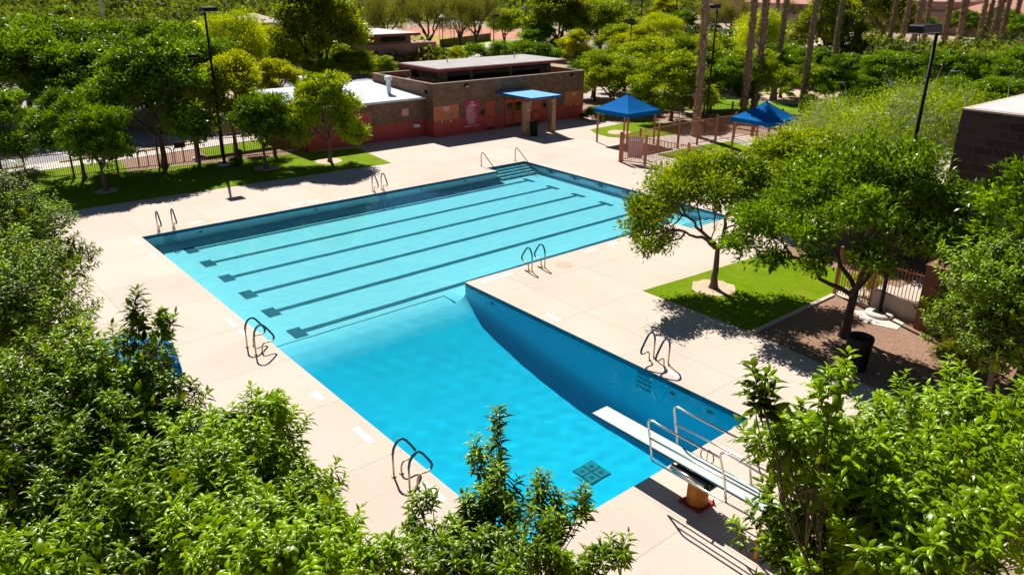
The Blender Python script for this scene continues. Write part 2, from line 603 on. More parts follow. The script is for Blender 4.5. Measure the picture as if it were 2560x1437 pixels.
def mesh_np(name, V, faces_flat, totals, mats, tint=None, smooth=False, mat_idx=None):
    me = bpy.data.meshes.new(name)
    nv = len(V)
    me.vertices.add(nv)
    me.vertices.foreach_set('co', np.asarray(V, np.float32).ravel())
    totals = np.asarray(totals, np.int32)
    starts = np.concatenate([[0], np.cumsum(totals)[:-1]]).astype(np.int32)
    me.loops.add(int(totals.sum()))
    me.loops.foreach_set('vertex_index', np.asarray(faces_flat, np.int32))
    me.polygons.add(len(totals))
    me.polygons.foreach_set('loop_start', starts)
    me.polygons.foreach_set('loop_total', totals)
    if smooth:
        me.polygons.foreach_set('use_smooth', np.ones(len(totals), bool))
    for m in mats:
        me.materials.append(m)
    if mat_idx is not None:
        me.polygons.foreach_set('material_index', np.asarray(mat_idx, np.int32))
    if tint is not None:
        a = me.attributes.new('tint', 'FLOAT', 'FACE')
        a.data.foreach_set('value', np.asarray(tint, np.float32))
    me.update(calc_edges=True)
    me.validate()
    return me

# ================================================================= THE SETTING
L, W, YE, WD = 22.86, 13.07, 7.73, 25.39      # pool: lane length, lane basin width, well width, full length
RL, RR, RY = -1.0, 14.2, 19.85                # entry recesses at the far end
DS, DD = 1.5, 3.5                            # water depth shallow / deep
XB = 12.65                                    # where the floor breaks towards the well

# ground: one sheet to the horizon, open where the basin is dug in
mb = MB()
gx = [-1500, -1.6, 26.0, 1500]
gy = [-1500, -0.6, 23.4, 1500]
for i in range(3):
    for j in range(3):
        if i == 1 and j == 1:
            continue
        mb.quad((gx[i], gy[j], -0.03), (gx[i + 1], gy[j], -0.03), (gx[i + 1], gy[j + 1], -0.03), (gx[i], gy[j + 1], -0.03))
struct('ground', mb, M['ground'])

# deck
mb = MB()
xs = [-12, RL, 0, W, RR, WD, 31.5]
ys = [-6.4, 0, YE, RY, L, 45]
def in_pool(x, y):
    return (0 < x < W and 0 < y < L) or (W < x < WD and 0 < y < YE) or (RL < x < 0 and RY < y < L) or (W < x < RR and RY < y < L)
for i in range(len(xs) - 1):
    for j in range(len(ys) - 1):
        if not in_pool((xs[i] + xs[i + 1]) / 2, (ys[j] + ys[j + 1]) / 2):
            mb.quad((xs[i], ys[j], 0), (xs[i + 1], ys[j], 0), (xs[i + 1], ys[j + 1], 0), (xs[i], ys[j + 1], 0))
deck = struct('pool_deck', mb, M['deck'])
mk = [(0.62, -0.36, 0), (2.86, -0.37, 0), (11.15, -0.38, 0), (12.1, -0.40, 0), (19.72, -0.41, 0), (17.27, -0.4, 0), (22.7, -0.36, 0),
      (13.43, 8.61, 1), (13.43, 9.45, 1), (13.47, 14.02, 1), (13.47, 15.4, 1), (17.47, 8.13, 0), (22.53, 8.13, 0),
      (-0.62, 2.52, 1), (-0.62, 7.51, 1), (-0.62, 8.45, 1), (0.73, 23.1, 0), (3.18, 23.15, 0), (6.18, 23.1, 0)]
for k, (x, y, a) in enumerate(mk):
    ln = (0.42, 0.26)[k % 2] if k < 7 else 0.36
    dx, dy = (0.085, ln) if a else (ln, 0.085)
    t = MB().box(x - dx, x + dx, y - dy, y + dy, 0.001, 0.005).build('depth_marker', M['white_tile'], deck)
mb = MB()
mb.lathe([(0.34, 0.001), (0.34, 0.004)], 14.01, 11.93, 28)
mb.build('deck_patch', plain('stained_patch', (0.52, 0.37, 0.28), 0.85, 0.15, 8), deck)

# basin
out = [(0, 0), (WD, 0), (WD, YE), (W, YE), (W, RY), (RR, RY), (RR, L), (RL, L), (RL, RY), (0, RY)]
PX_ = [0, 12.65, 13.2, 13.9, 14.5, 15.2, 15.8, 16.6, 17.4, 18.2, 19.0, 20.0, 21.0, WD]
PZ_ = [1.5, 1.5, 1.58, 1.79, 2.04, 2.31, 2.52, 2.77, 2.98, 3.15, 3.29, 3.42, 3.5, 3.5]
def floor_z(x, y):
    if y <= YE + 1e-6:
        return -float(np.interp(x, PX_, PZ_))
    return -DS
mb = MB()
mb.smooth = True
# floor of the well, coved up into the wall under the deck corner
CV = 0.55
fx = sorted(set(PX_ + list(np.linspace(12.65, 21, 60)) + [W]))
cv = [(YE - CV * (1 - math.sin(t)), CV * (1 - math.cos(t))) for t in np.linspace(0, math.pi / 2, 7)]
cols = []
vs = []
for x in fx:
    z = floor_z(x, 0)
    c = 0.0 if x < W else 1.0
    vs.append((x, 0, z))
    for yv, dz in cv:
        vs.append((x, yv if c else YE - CV + (yv - (YE - CV)) , z + dz * c))
n_ = len(cv) + 1
fs = []
for i in range(len(fx) - 1):
    for k in range(n_ - 1):
        a = i * n_ + k
        fs.append((a, a + n_, a + n_ + 1, a + 1))
mb.add(vs, fs)
mb.smooth = False
mb.quad((0, YE, -DS), (XB, YE, -DS), (XB, L, -DS), (0, L, -DS))
mb.quad((XB, YE, -DS), (W, YE, -DS), (W, L, -DS), (XB, L, -DS))
mb.add([(XB, YE, -DS), (W, YE, floor_z(W, 0)), (W, YE, -DS)], [(0, 1, 2)])
for x0, x1 in ((RL, 0), (W, RR)):
    mb.quad((x0, RY, -DS), (x1, RY, -DS), (x1, L, -DS), (x0, L, -DS))
for i in range(len(out)):
    (x0, y0), (x1, y1) = out[i], out[(i + 1) % len(out)]
    nseg = 12 if max(abs(x1 - x0), abs(y1 - y0)) > 3 else 1
    for s in range(nseg):
        xa, ya = x0 + (x1 - x0) * s / nseg, y0 + (y1 - y0) * s / nseg
        xb, yb = x0 + (x1 - x0) * (s + 1) / nseg, y0 + (y1 - y0) * (s + 1) / nseg
        mb.quad((xa, ya, 0), (xb, yb, 0), (xb, yb, floor_z(xb, yb) - 0.3), (xa, ya, floor_z(xa, ya) - 0.3))
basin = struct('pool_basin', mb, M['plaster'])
basin.cycles.is_caustics_receiver = True
def rcv(o):
    o.cycles.is_caustics_receiver = True
    return o
def wall_box(mb, x0, y0, x1, y1, z0, z1, t):
    """a slab of thickness t standing proud of the basin wall, towards the water"""
    d = Vector((x1 - x0, y1 - y0, 0)).normalized()
    n = Vector((-d.y, d.x, 0)) * t
    mb.prism([(x0, y0), (x1, y1), (x1 + n.x, y1 + n.y), (x0 + n.x, y0 + n.y)], z0, z1)
mb = MB()
for i in range(len(out)):
    (x0, y0), (x1, y1) = out[i], out[(i + 1) % len(out)]
    d = Vector((x1 - x0, y1 - y0, 0)).normalized() * 0.004
    wall_box(mb, x0 + d.x, y0 + d.y, x1 - d.x, y1 - d.y, -0.24, -0.035, 0.003)
rcv(mb.build('tile_band', M['tile'], basin))
mb = MB()
for i in range(len(out)):
    (x0, y0), (x1, y1) = out[i], out[(i + 1) % len(out)]
    d = Vector((x1 - x0, y1 - y0, 0)).normalized() * 0.01
    wall_box(mb, x0 + d.x, y0 + d.y, x1 - d.x, y1 - d.y, -0.034, -0.012, 0.006)
mb.build('coping_strip', M['joint'], basin)
LX = [1.43, 3.47, 5.54, 7.63, 9.69, 11.80]
for x in LX:
    z = -DS + 0.006
    mb = MB()
    mb.box(x - 0.40, x + 0.40, 1.30, 1.78, z - 0.004, z)
    mb.box(x - 0.145, x + 0.145, 1.78, 20.95, z - 0.004, z)
    mb.box(x - 0.48, x + 0.48, 20.95, 21.27, z - 0.004, z)
    rcv(mb.build('lane_line', M['lane'], basin))
for x in LX:
    mb = MB()
    mb.box(x - 0.16, x + 0.16, L - 0.006, L, -0.95, -0.26)
    mb.box(x - 0.46, x - 0.16, L - 0.006, L, -0.68, -0.42)
    mb.box(x + 0.16, x + 0.46, L - 0.006, L, -0.68, -0.42)
    rcv(mb.build('wall_target', M['tile_dark'], basin))
mb = MB()
z = -DS + 0.006
mb.box(XB - 0.34, XB - 0.28, 0.05, YE - 0.5, z - 0.004, z)
mb.box(XB - 0.34, W, YE - 0.5, YE - 0.45, z - 0.004, z)
rcv(mb.build('break_line', M['lane'], basin))
for cx, cyy in ((22.55, 4.92), (22.55, 2.45)):
    mb = MB()
    mb.box(cx - 0.38, cx + 0.38, cyy - 0.38, cyy + 0.38, -DD, -DD + 0.03)
    g = rcv(mb.build('main_drain', M['lane'], basin))
    mb = MB()
    for sx in (-1, 1):
        for sy in (-1, 1):
            mb.box(cx + sx * 0.185 - 0.16, cx + sx * 0.185 + 0.16, cyy + sy * 0.185 - 0.16, cyy + sy * 0.185 + 0.16, -DD + 0.031, -DD + 0.05)
    rcv(mb.build('grate', M['drain'], g))
    mb = MB()
    for sx in (-1, 1):
        for sy in (-1, 1):
            mb.lathe([(0.07, -DD + 0.051), (0.07, -DD + 0.06)], cx + sx * 0.185, cyy + sy * 0.185, 14)
    rcv(mb.build('grate_boss', M['lane'], g))
# entry steps in both recesses
for s, x0 in ((1, RL), (-1, RR)):
    mb = MB()
    for k in range(4):
        a = x0 + s * 0.36 * k
        b = x0 + s * 0.36 * (k + 1)
        y0 = RY if k < 3 else RY + 0.02
        mb.box(min(a, b), max(a, b), y0 + 0.006, L - 0.007, -DS, -0.30 - 0.28 * k)
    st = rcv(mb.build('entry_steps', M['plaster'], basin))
    mb = MB()
    for k in range(4):
        b = x0 + s * 0.36 * (k + 1)
        mb.box(min(b - s * 0.07, b + s * 0.004), max(b - s * 0.07, b + s * 0.004), RY + 0.03, L - 0.03, -0.34 - 0.28 * k, -0.296 - 0.28 * k)
    rcv(mb.build('step_nosing', M['lane'], st))
# recessed climbing holds below the rails, return fittings and lights on the walls
def holds(pts, axis):
    for (x, y, sx, sy) in pts:
        for k in range(4):
            z = -0.32 - 0.30 * k
            mb = MB()
            if axis == 'x':
                mb.box(x - 0.27, x + 0.27, min(y, y + sy * 0.012), max(y, y + sy * 0.012), z - 0.07, z + 0.05)
            else:
                mb.box(min(x, x + sx * 0.012), max(x, x + sx * 0.012), y - 0.27, y + 0.27, z - 0.07, z + 0.05)
            rcv(mb.build('wall_step', M['drain'], basin))
holds([(21.85, YE, 0, -1)], 'x')
holds([(0, 1.17, 1, 0), (0, 12.05, 1, 0)], 'y')
for x, y, ax, dark in [(14.7, YE, 'x', 1), (19.5, YE, 'x', 0), (22.9, YE, 'x', 1), (0, 2.5, 'y', 1), (0, 8.2, 'y', 1), (0, 14.5, 'y', 1), (0, 17.5, 'y', 1), (24.2, YE, 'x', 1)]:
    mb = MB()
    ring = [(math.cos(2 * math.pi * i / 16) * 0.11, math.sin(2 * math.pi * i / 16) * 0.11) for i in range(16)]
    zc = -0.62
    if ax == 'x':
        mb.add([(x + a, y - 0.015, zc + b) for a, b in ring], [tuple(range(16))])
    else:
        mb.add([(x + 0.015, y + a, zc + b) for a, b in ring], [tuple(range(15, -1, -1))])
    rcv(mb.build('wall_fitting', M['tile_dark'] if dark else M['white_tile'], basin))
for x0, x1 in ((13.9, 14.5), (22.75, 23.5)):
    rcv(MB().box(x0, x1, YE - 0.009, YE - 0.0045, -0.20, -0.06).build('skimmer', M['tile_dark'], basin))
for y0, y1 in ((4.1, 4.6), (10.3, 10.8)):
    rcv(MB().box(0.0045, 0.009, y0, y1, -0.20, -0.06).build('skimmer', M['tile_dark'], basin))
for x0, x1 in ((2.1, 2.6),):
    rcv(MB().box(x0, x1, L - 0.009, L - 0.0045, -0.20, -0.06).build('skimmer', M['tile_dark'], basin))
for body, o, rt in (('12  0', (22.3, YE - 0.006, -0.13), (1, 0, 0)), ('8  0', (17.1, YE - 0.006, -0.13), (1, 0, 0)), ('5  0', (0.006, 7.9, -0.13), (0, 1, 0)), ('4  0', (0.75, L - 0.008, -0.13), (1, 0, 0))):
    text_mesh(body, 0.19, o, rt, (0, 0, 1), M['ink'], basin, 'depth_number')

# water: a body with a gently rippled surface
def ripple(x, y, P=[]):
    if not P:
        rr = random.Random(5)
        for i in range(44):
            a = rr.uniform(0, 6.283)
            l = rr.choice((0.4, 0.5, 0.62, 0.8, 1.1, 1.6, 2.2)) * rr.uniform(0.85, 1.2)
            P.append((6.283 / l * math.cos(a), 6.283 / l * math.sin(a), rr.uniform(0, 6.283), l * 0.00021))
    z = 0
    for kx, kyy, ph, am in P:
        z = z + am * np.sin(kx * x + kyy * y + ph)
    return z
mb = MB()
ZW = -0.10
E = 0.001
# a common lattice keeps the surface continuous across the regions
st = 0.19
vid = {}
VV, FF = [], []
xl = sorted(set([RL - .003, -.003, W + .003, RR + .003, WD + .003] + list(np.linspace(-.003, W + .003, 126)[1:-1]) + list(np.linspace(RR + .003, WD + .003, 106)[1:-1]) + list(np.linspace(RL - .003, -.003, 10)[1:-1]) + list(np.linspace(W + .003, RR + .003, 12)[1:-1])))
yl = sorted(set(list(np.linspace(-.003, YE + .003, 76)) + list(np.linspace(YE + .003, RY - .003, 116)) + list(np.linspace(RY - .003, L + .003, 29))))
def vert(i, j):
    if (i, j) not in vid:
        vid[(i, j)] = len(VV)
        VV.append((xl[i], yl[j], ZW + float(ripple(xl[i], yl[j]))))
    return vid[(i, j)]
for i in range(len(xl) - 1):
    for j in range(len(yl) - 1):
        if in_pool((xl[i] + xl[i + 1]) / 2, (yl[j] + yl[j + 1]) / 2):
            FF.append((vert(i, j), vert(i + 1, j), vert(i + 1, j + 1), vert(i, j + 1)))
mb.smooth = True
mb.add(VV, FF)
mb.smooth = False
# the sides and the underside of the body lie just inside the plaster
def grow(poly, e):
    res = []
    n = len(poly)
    for i in range(n):
        a, b, c = poly[i - 1], poly[i], poly[(i + 1) % n]
        d1 = Vector((b[0] - a[0], b[1] - a[1])).normalized()
        d2 = Vector((c[0] - b[0], c[1] - b[1])).normalized()
        res.append((b[0] + e * (d1.y + d2.y), b[1] - e * (d1.x + d2.x)))
    return res
oo = grow(out, 0.003)
for i in range(len(oo)):
    (x0, y0), (x1, y1) = oo[i], oo[(i + 1) % len(oo)]
    mb.quad((x0, y0, -4.2), (x1, y1, -4.2), (x1, y1, ZW), (x0, y0, ZW))
mb.add([(x, y, -4.2) for x, y in oo], [tuple(range(len(oo) - 1, -1, -1))])
water = struct('water', mb, M['water'])
water.cycles.is_caustics_caster = True

# lawns, beds, paving around the deck
LWN = [(-13.9, -9), (-6.45, -9), (-6.2, 0.4), (-5.56, 16.04), (-10.6, 16.55), (-11.45, 13.5), (-11.75, 11.3), (-12.5, 6.8), (-13.35, -2.0)]
sheet('lawn', LWN, 0.014, M['lawn'])
lawnR = sheet('lawn', [(17.8, 12.3), (22.36, 12.34), (22.36, 17.45), (22.2, 20), (18.37, 20.0)], 0.014, M['lawn'])
sheet('lawn', [(-6.0, 33.7), (-4.6, 32.9), (-3.2, 32.75), (-2.3, 33.3), (-1.2, 35.2), (-0.8, 38), (-2.5, 40.2), (-6.5, 40.5)], 0.014, M['lawn'])
sheet('lawn', [(2.9, 30.8), (5.2, 31.0), (6.6, 33.5), (6.0, 37.5), (3.2, 38.5), (2.8, 36)], 0.014, M['lawn'])
# soil rings round the lawn trees
for x, y, r in ((19.26, 14.54, 0.82), (-8.3, 13.3, 0.85), (-8.85, 9.55, 0.75), (-9.05, 0.85, 0.6), (-3.9, 34.6, 0.9)):
    rr = random.Random(int(x * 10))
    poly = [(x + r * rr.uniform(0.88, 1.1) * math.cos(t), y + r * rr.uniform(0.88, 1.1) * math.sin(t)) for t in np.linspace(0, 6.283, 22)[:-1]]
    sheet('soil_ring', poly, 0.024, M['pale_gravel'])
sheet('kerb', [(22.37, 12.36), (22.52, 12.36), (22.52, 17.35), (22.37, 17.35)], 0.07, M['kerb'], h=0.08)
sheet('gravel_bed', [(22.53, 12.36), (27.15, 11.8), (36, 10.5), (40, 16.0), (27, 16.6), (23.9, 17.4), (22.53, 17.4)], 0.012, M['gravel'])
sheet('planting_bed', [(-16.5, 37.45), (-6.2, 37.45), (-6.6, 40.6), (-2.2, 40.4), (2.4, 41.5), (9, 41.5), (9, 44.6), (-16.5, 44.6)], 0.012, M['mulch'])
sheet('walk_slab', [(23.6, 16.6), (24.3, 15.9), (25.3, 16.2), (25.2, 16.9), (24.4, 17.3)], 0.03, M['walk'], h=0.03)
sheet('gravel_bed', [(18.4, 20.05), (23.6, 20.05), (23.6, 34), (9, 34), (14, 26), (18.4, 26)], 0.012, M['gravel'])
# left: grass verge, gravel strip, sidewalk, parking lot with its islands
sheet('grass_verge', [(-16.0, -9), (-13.95, -9), (-13.4, -2.0), (-12.95, 3.0), (-16.35, 3.4), (-16.1, -2.3)], 0.010, M['lawn'])
sheet('gravel_strip', [(-16.35, 3.4), (-12.95, 3.0), (-12.5, 6.8), (-12.3, 8.0), (-16.6, 8.2)], 0.010, M['gravel'])
sheet('grass_verge', [(-16.6, 8.2), (-13.6, 8.0), (-14.5, 14), (-17.3, 14)], 0.010, M['lawn'])
sheet('gravel_strip', [(-13.6, 8.0), (-12.3, 8.0), (-11.72, 11.35), (-11.48, 13.4), (-14.5, 14)], 0.010, M['gravel'])
sheet('sidewalk', [(-17.45, -14), (-15.7, -14), (-16.3, 4.0), (-17.4, 14), (-20.0, 13.5), (-18.35, 5.0)], 0.03, M['walk'], h=0.1)
sheet('parking_lot', [(-60, -60), (-17.0, -60), (-17.46, -14), (-18.36, 5.0), (-20.2, 14), (-21.5, 34), (-30, 40), (-60, 40)], -0.012, M['asphalt'])
sheet('parking_island', [(-27.3, 12.5), (-26.4, 12.9), (-26.0, 13.7), (-26.6, 15.0), (-29, 17.6), (-31.2, 20.2), (-38, 24), (-42, 18), (-34, 13.6), (-31.4, 13.4)], 0.10, M['pale_gravel'], h=0.12)
mb = MB()
kp = [(-31.4, 13.4), (-27.3, 12.5), (-26.4, 12.9), (-26.0, 13.7), (-26.6, 15.0), (-29, 17.6), (-31.2, 20.2)]
for a, b in zip(kp, kp[1:]):
    d = Vector((b[0] - a[0], b[1] - a[1], 0)).normalized()
    n = Vector((d.y, -d.x, 0)) * 0.16
    mb.prism([a, b, (b[0] + n.x, b[1] + n.y), (a[0] + n.x, a[1] + n.y)], -0.012, 0.14)
struct('kerb', mb, M['red_kerb'])
sheet('parking_island', [(-30, -9), (-27.5, -9), (-27.0, 8.2), (-30.5, 12.2), (-36, 13)], 0.06, M['pale_gravel'], h=0.08)
mb = MB()
lines = [(-17.9, 1.6, -22.6, 0.6), (-18.1, 3.9, -22.8, 2.9), (-18.4, 6.4, -23.0, 5.4), (-18.6, 8.9, -23.2, 7.9), (-19.2, 12.2, -23.6, 10.8), (-17.8, -1.2, -22.4, -2.2)]
for x0, y0, x1, y1 in lines:
    mb.quad((x0, y0 - .06, -0.004), (x0, y0 + .06, -0.004), (x1, y1 + .06, -0.004), (x1, y1 - .06, -0.004))
for k in range(6):
    y0 = 8.9 + 0.62 * k * 0.9
    mb.quad((-18.9 - k * .12, y0, -0.0), (-18.9 - k * .12, y0 + .12, 0.0), (-22.4, y0 - 1.4 + .12, 0.0), (-22.4, y0 - 1.4, 0.0))
for k in range(5):
    y0 = 3.9 + 0.5 * k
    mb.quad((-18.3, y0, 0.0), (-18.3, y0 + .12, 0.0), (-21.6, y0 - 1.2 + .12, 0.0), (-21.6, y0 - 1.2, 0.0))
struct('parking_lines', mb, M['paint'])
# beyond the far fence
sheet('park_path', [(-19, 44.9), (20, 45.6), (20, 47.4), (-10, 46.9), (-16.2, 47.6), (-20, 52), (-23, 62), (-25, 62), (-22, 50)], 0.004, M['walk'])
sheet('park_lawn', [(-15.6, 48.2), (-10, 47.1), (20, 47.5), (20, 60), (2, 58.6), (-4, 57.4), (-14.5, 54.0)], 0.000, M['lawn_far'])
sheet('park_path', [(-20, 52.6), (-14.5, 54.2), (-4, 57.6), (2, 58.8), (20, 60.2), (20, 62), (-3.6, 59.6), (-9.6, 58.5), (-19, 56)], 0.004, M['walk'])
sheet('gravel_bed', [(-18, 57), (-9.6, 58.7), (-3.4, 59.8), (8, 61.2), (8, 69), (-5, 70.2), (-10.5, 70.2), (-17, 67)], 0.000, M['pale_gravel'])
sheet('park_path', [(-19, 68.2), (-10.6, 70.5), (-4, 70.7), (20, 69.5), (20, 71.5), (-8, 72.6), (-20, 70.6)], 0.004, M['walk'])
sheet('park_lawn', [(-20, 71.2), (-8, 72.9), (30, 71), (30, 76), (-10, 78), (-22, 77.5)], 0.000, M['lawn_far'])
sheet('road', [(-60, 84), (-22, 78.4), (-10, 78.5), (40, 75), (40, 82), (-10, 87), (-22, 88), (-60, 94)], 0.004, M['road'])
mb = MB()
mb.prism([(-60, 94.1), (-22, 88.1), (-10, 87.1), (40, 82.1), (40, 82.4), (-10, 87.4), (-22, 88.4), (-60, 94.4)], -0.02, 0.15)
struct('kerb', mb, M['yellow'])
sheet('road', [(-95, 118), (-50, 122), (-20, 128), (-20, 140), (-55, 141), (-95, 160)], 0.0, M['walk'])
# park lawns and ball field behind the pool building
sheet('park_lawn', [(-75, 40), (-52, 55), (-45, 66), (-58, 92), (-78, 84), (-82, 60)], 0.0, M['lawn_far'])
sheet('park_path', [(-75, 78), (-60, 66), (-56, 58), (-54.5, 58.6), (-58.5, 67), (-74, 81)], 0.006, M['walk'])
sheet('infield_dirt', [(-76, 60), (-110, 62), (-118, 104), (-84, 104), (-79, 84)], 0.004, plain('infield_clay', (0.48, 0.20, 0.12), 0.9, 0.08, 1))
sheet('park_lawn', [(-82, 64), (-98, 66), (-100, 80), (-85, 82)], 0.010, grass_mat('dry_turf', (0.26, 0.22, 0.03), (0.34, 0.28, 0.05), (0.40, 0.33, 0.07), (0.45, 0.36, 0.1)))
sheet('scrub_field', [(-90, -40), (-300, -80), (-320, 120), (-130, 60), (-95, 20)], 0.0, grass_mat('scrub_grass', (0.10, 0.12, 0.02), (0.16, 0.16, 0.03), (0.22, 0.20, 0.05), (0.26, 0.21, 0.08)))

# ================================================================= OBJECTS
# ---- grab rails beside the pool
def rail_path(s, o, d, n):
    """one loop: o = back foot, d = direction to the water, n = unit along the edge"""
    pr = [(0, 0), (0, 0.35), (0, 0.60), (0.03, 0.74), (0.10, 0.86), (0.19, 0.92), (0.29, 0.90), (0.37, 0.82), (0.48, 0.66), (0.58, 0.50), (0.61, 0.42), (0.585, 0.335), (0.51, 0.295), (0.42, 0.30), (0.33, 0.315), (0.26, 0.29), (0.215, 0.22), (0.205, 0.10), (0.205, 0)]
    return [(o[0] + d[0] * a, o[1] + d[1] * a, z) for a, z in pr]
LAD = [
    ((-0.52, 0.85), (-0.52, 1.5), (1, 0), 'grab rail pair at the near left corner of the lane basin, in tree shade'),
    ((-0.52, 11.78), (-0.52, 12.33), (1, 0), 'grab rail pair midway along the long far left edge of the pool'),
    ((13.2, -0.70), (13.86, -0.70), (0, 1), 'grab rail pair on the near edge where the shallow floor breaks to deep'),
    ((21.68, -0.74), (22.34, -0.74), (0, 1), 'grab rail pair on the near edge close to the bottom foreground foliage'),
    ((13.78, 10.43), (13.78, 11.1), (-1, 0), 'grab rail pair near the inner corner of the L shaped pool'),
    ((21.56, 8.45), (22.12, 8.45), (0, -1), 'grab rail pair above the recessed wall steps of the diving well'),
]
for a, b, d, lab in LAD:
    t = empty('grab_rails', ((a[0] + b[0]) / 2, (a[1] + b[1]) / 2, 0), lab, 'grab rails', 'pool grab rails')
    for o in (a, b):
        p = rail_path(None, o, d, None)
        mb = MB()
        mb.tube(p[:3], 0.024, 10).tube(p[11:], 0.024, 10)
        mb.lathe([(0.06, 0.001), (0.06, 0.015), (0.035, 0.03)], o[0], o[1], 14)
        mb.lathe([(0.06, 0.001), (0.06, 0.015), (0.035, 0.03)], p[-1][0], p[-1][1], 14)
        r = mb.build('rail', M['tanrail'], t)
        MB().tube(p[2:12], 0.031, 10).build('grip', M['teal'], r)
for x0, y0, lab in ((-1.60, 19.92, 'slim handrail on the left side of the entry steps'), (-1.38, 22.42, 'slim handrail at the back corner of the entry steps')):
    mb = MB()
    pr = [(0, 0), (0, 0.62), (0.03, 0.74), (0.10, 0.83), (0.2, 0.84), (0.3, 0.76), (1.0, 0.28), (1.55, -0.10), (1.6, -0.7)]
    mb.tube([(x0 + a, y0, z) for a, z in pr], 0.024, 8)
    mb.lathe([(0.055, 0.001), (0.055, 0.02)], x0, y0, 12)
    tag(mb.build('stair_handrail', M['teal']), lab, 'handrail', 'entry step handrails')

# ---- diving board
t = empty('diving_board', (26.65, 3.85, 0), 'white diving board with steel guard rails on a rusty orange pedestal', 'diving board')
BY, BZ = 3.80, 0.985
mb = MB()
mb.box(23.72, 28.62, BY - 0.255, BY + 0.255, BZ - 0.035, BZ + 0.02, 0.01)
mb.build('board', M['board'], t)
mb = MB()
mb.box(23.73, 28.6, BY - 0.265, BY - 0.2555, BZ - 0.03, BZ + 0.008).box(23.73, 28.6, BY + 0.2555, BY + 0.265, BZ - 0.03, BZ + 0.008)
mb.build('edge_trim', M['teal'], t)
mb = MB()
mb.lathe([(0.23, 0.05), (0.235, 0.3), (0.225, 0.6), (0.22, 0.74)], 26.66, BY + 0.06, 26)
ped = mb.build('pedestal', M['rust'], t)
mb = MB()
mb.box(26.38, 26.94, BY - 0.22, BY + 0.34, 0.0, 0.04, 0.008)
for sx in (26.41, 26.91):
    for sy in (BY - 0.19, BY + 0.31):
        mb.lathe([(0.025, 0.05), (0.025, 0.085), (0.012, 0.085), (0.012, 0.12)], sx, sy, 8)
mb.build('base_plate', M['rustred'], t)
mb = MB()
mb.box(26.16, 27.16, BY - 0.30, BY + 0.30, 0.742, 0.80)
mb.box(26.16, 27.16, BY - 0.30, BY - 0.26, 0.802, 0.90).box(26.16, 27.16, BY + 0.26, BY + 0.30, 0.802, 0.90)
mb.box(26.30, 26.42, BY - 0.255, BY + 0.255, 0.802, 0.945)
mb.build('fulcrum_stand', M['black'], t)
mb = MB()
mb.tube([(26.20, BY - 0.36, 0.86), (27.08, BY - 0.36, 0.86)], 0.048, 14)
mb.tube([(26.24, BY - 0.36, 0.77), (27.08, BY - 0.36, 0.77)], 0.03, 12)
mb.build('roller', M['steel'], t)
mb = MB()
ring = [(26.55 + 0.17 * math.cos(a), BY + 0.42, 0.98 + 0.17 * math.sin(a)) for a in np.linspace(0, 6.283, 25)]
mb.tube(ring, 0.016, 8, False)
mb.tube([(26.55, BY + 0.42, 0.82), (26.55, BY + 0.42, 1.14)], 0.012, 6)
mb.tube([(26.55, BY + 0.3, 0.86), (26.55, BY + 0.42, 0.86)], 0.02, 8)
mb.build('adjusting_wheel', M['steel'], t)
for yy in (3.30, 4.17):
    mb = MB()
    r = 0.024
    top = 1.82
    mb.tube([(25.78, yy, 0.87), (25.70, yy, 1.30), (25.60, yy, 1.70), (25.60, yy, 1.78), (25.64, yy, 1.82), (25.72, yy, 1.835), (25.9, yy, top), (27.42, yy, top)], r, 10)
    mb.tube([(25.66, yy, 1.39), (27.56, yy, 1.41), (29.2, yy, 1.43)], r * 0.9, 10)
    mb.tube([(25.78, yy, 0.87), (27.7, yy, 0.90), (28.7, yy, 0.92)], r * 0.9, 10)
    mb.tube([(27.70, yy, 0.90), (27.60, yy, 1.4), (27.44, yy, 1.84), (27.45, yy, 1.93), (27.52, yy, 1.98), (27.62, yy, 1.99), (28.6, yy, 1.93), (29.2, yy, 1.80), (29.32, yy, 1.6), (29.3, yy, 0.9), (29.3, yy, 0.0)], r, 10)
    mb.build('guard_rail', M['steel'], t)
mb = MB()
mb.tube([(28.5, 3.3, 0.0), (28.5, 3.3, 0.90), (28.5, 4.17, 0.90), (28.5, 4.17, 0.0)], 0.03, 10)
mb.box(28.38, 28.62, 3.5, 4.1, 0.885, 0.945)
mb.build('rear_stand', M['rust'], t)
for ya, yc in ((3.3, BY - 0.3), (4.17, BY + 0.3)):
    MB().tube([(26.9, ya, 0.88), (26.9, yc, 0.80)], 0.02, 8).build('rail_bracket', M['steel'], t)
for k in range(3):
    mb = MB().box(28.75 + 0.28 * k, 29.0 + 0.28 * k, 3.34, 4.13, 0.70 - 0.24 * k, 0.735 - 0.24 * k)
    mb.build('step', M['board'], t)

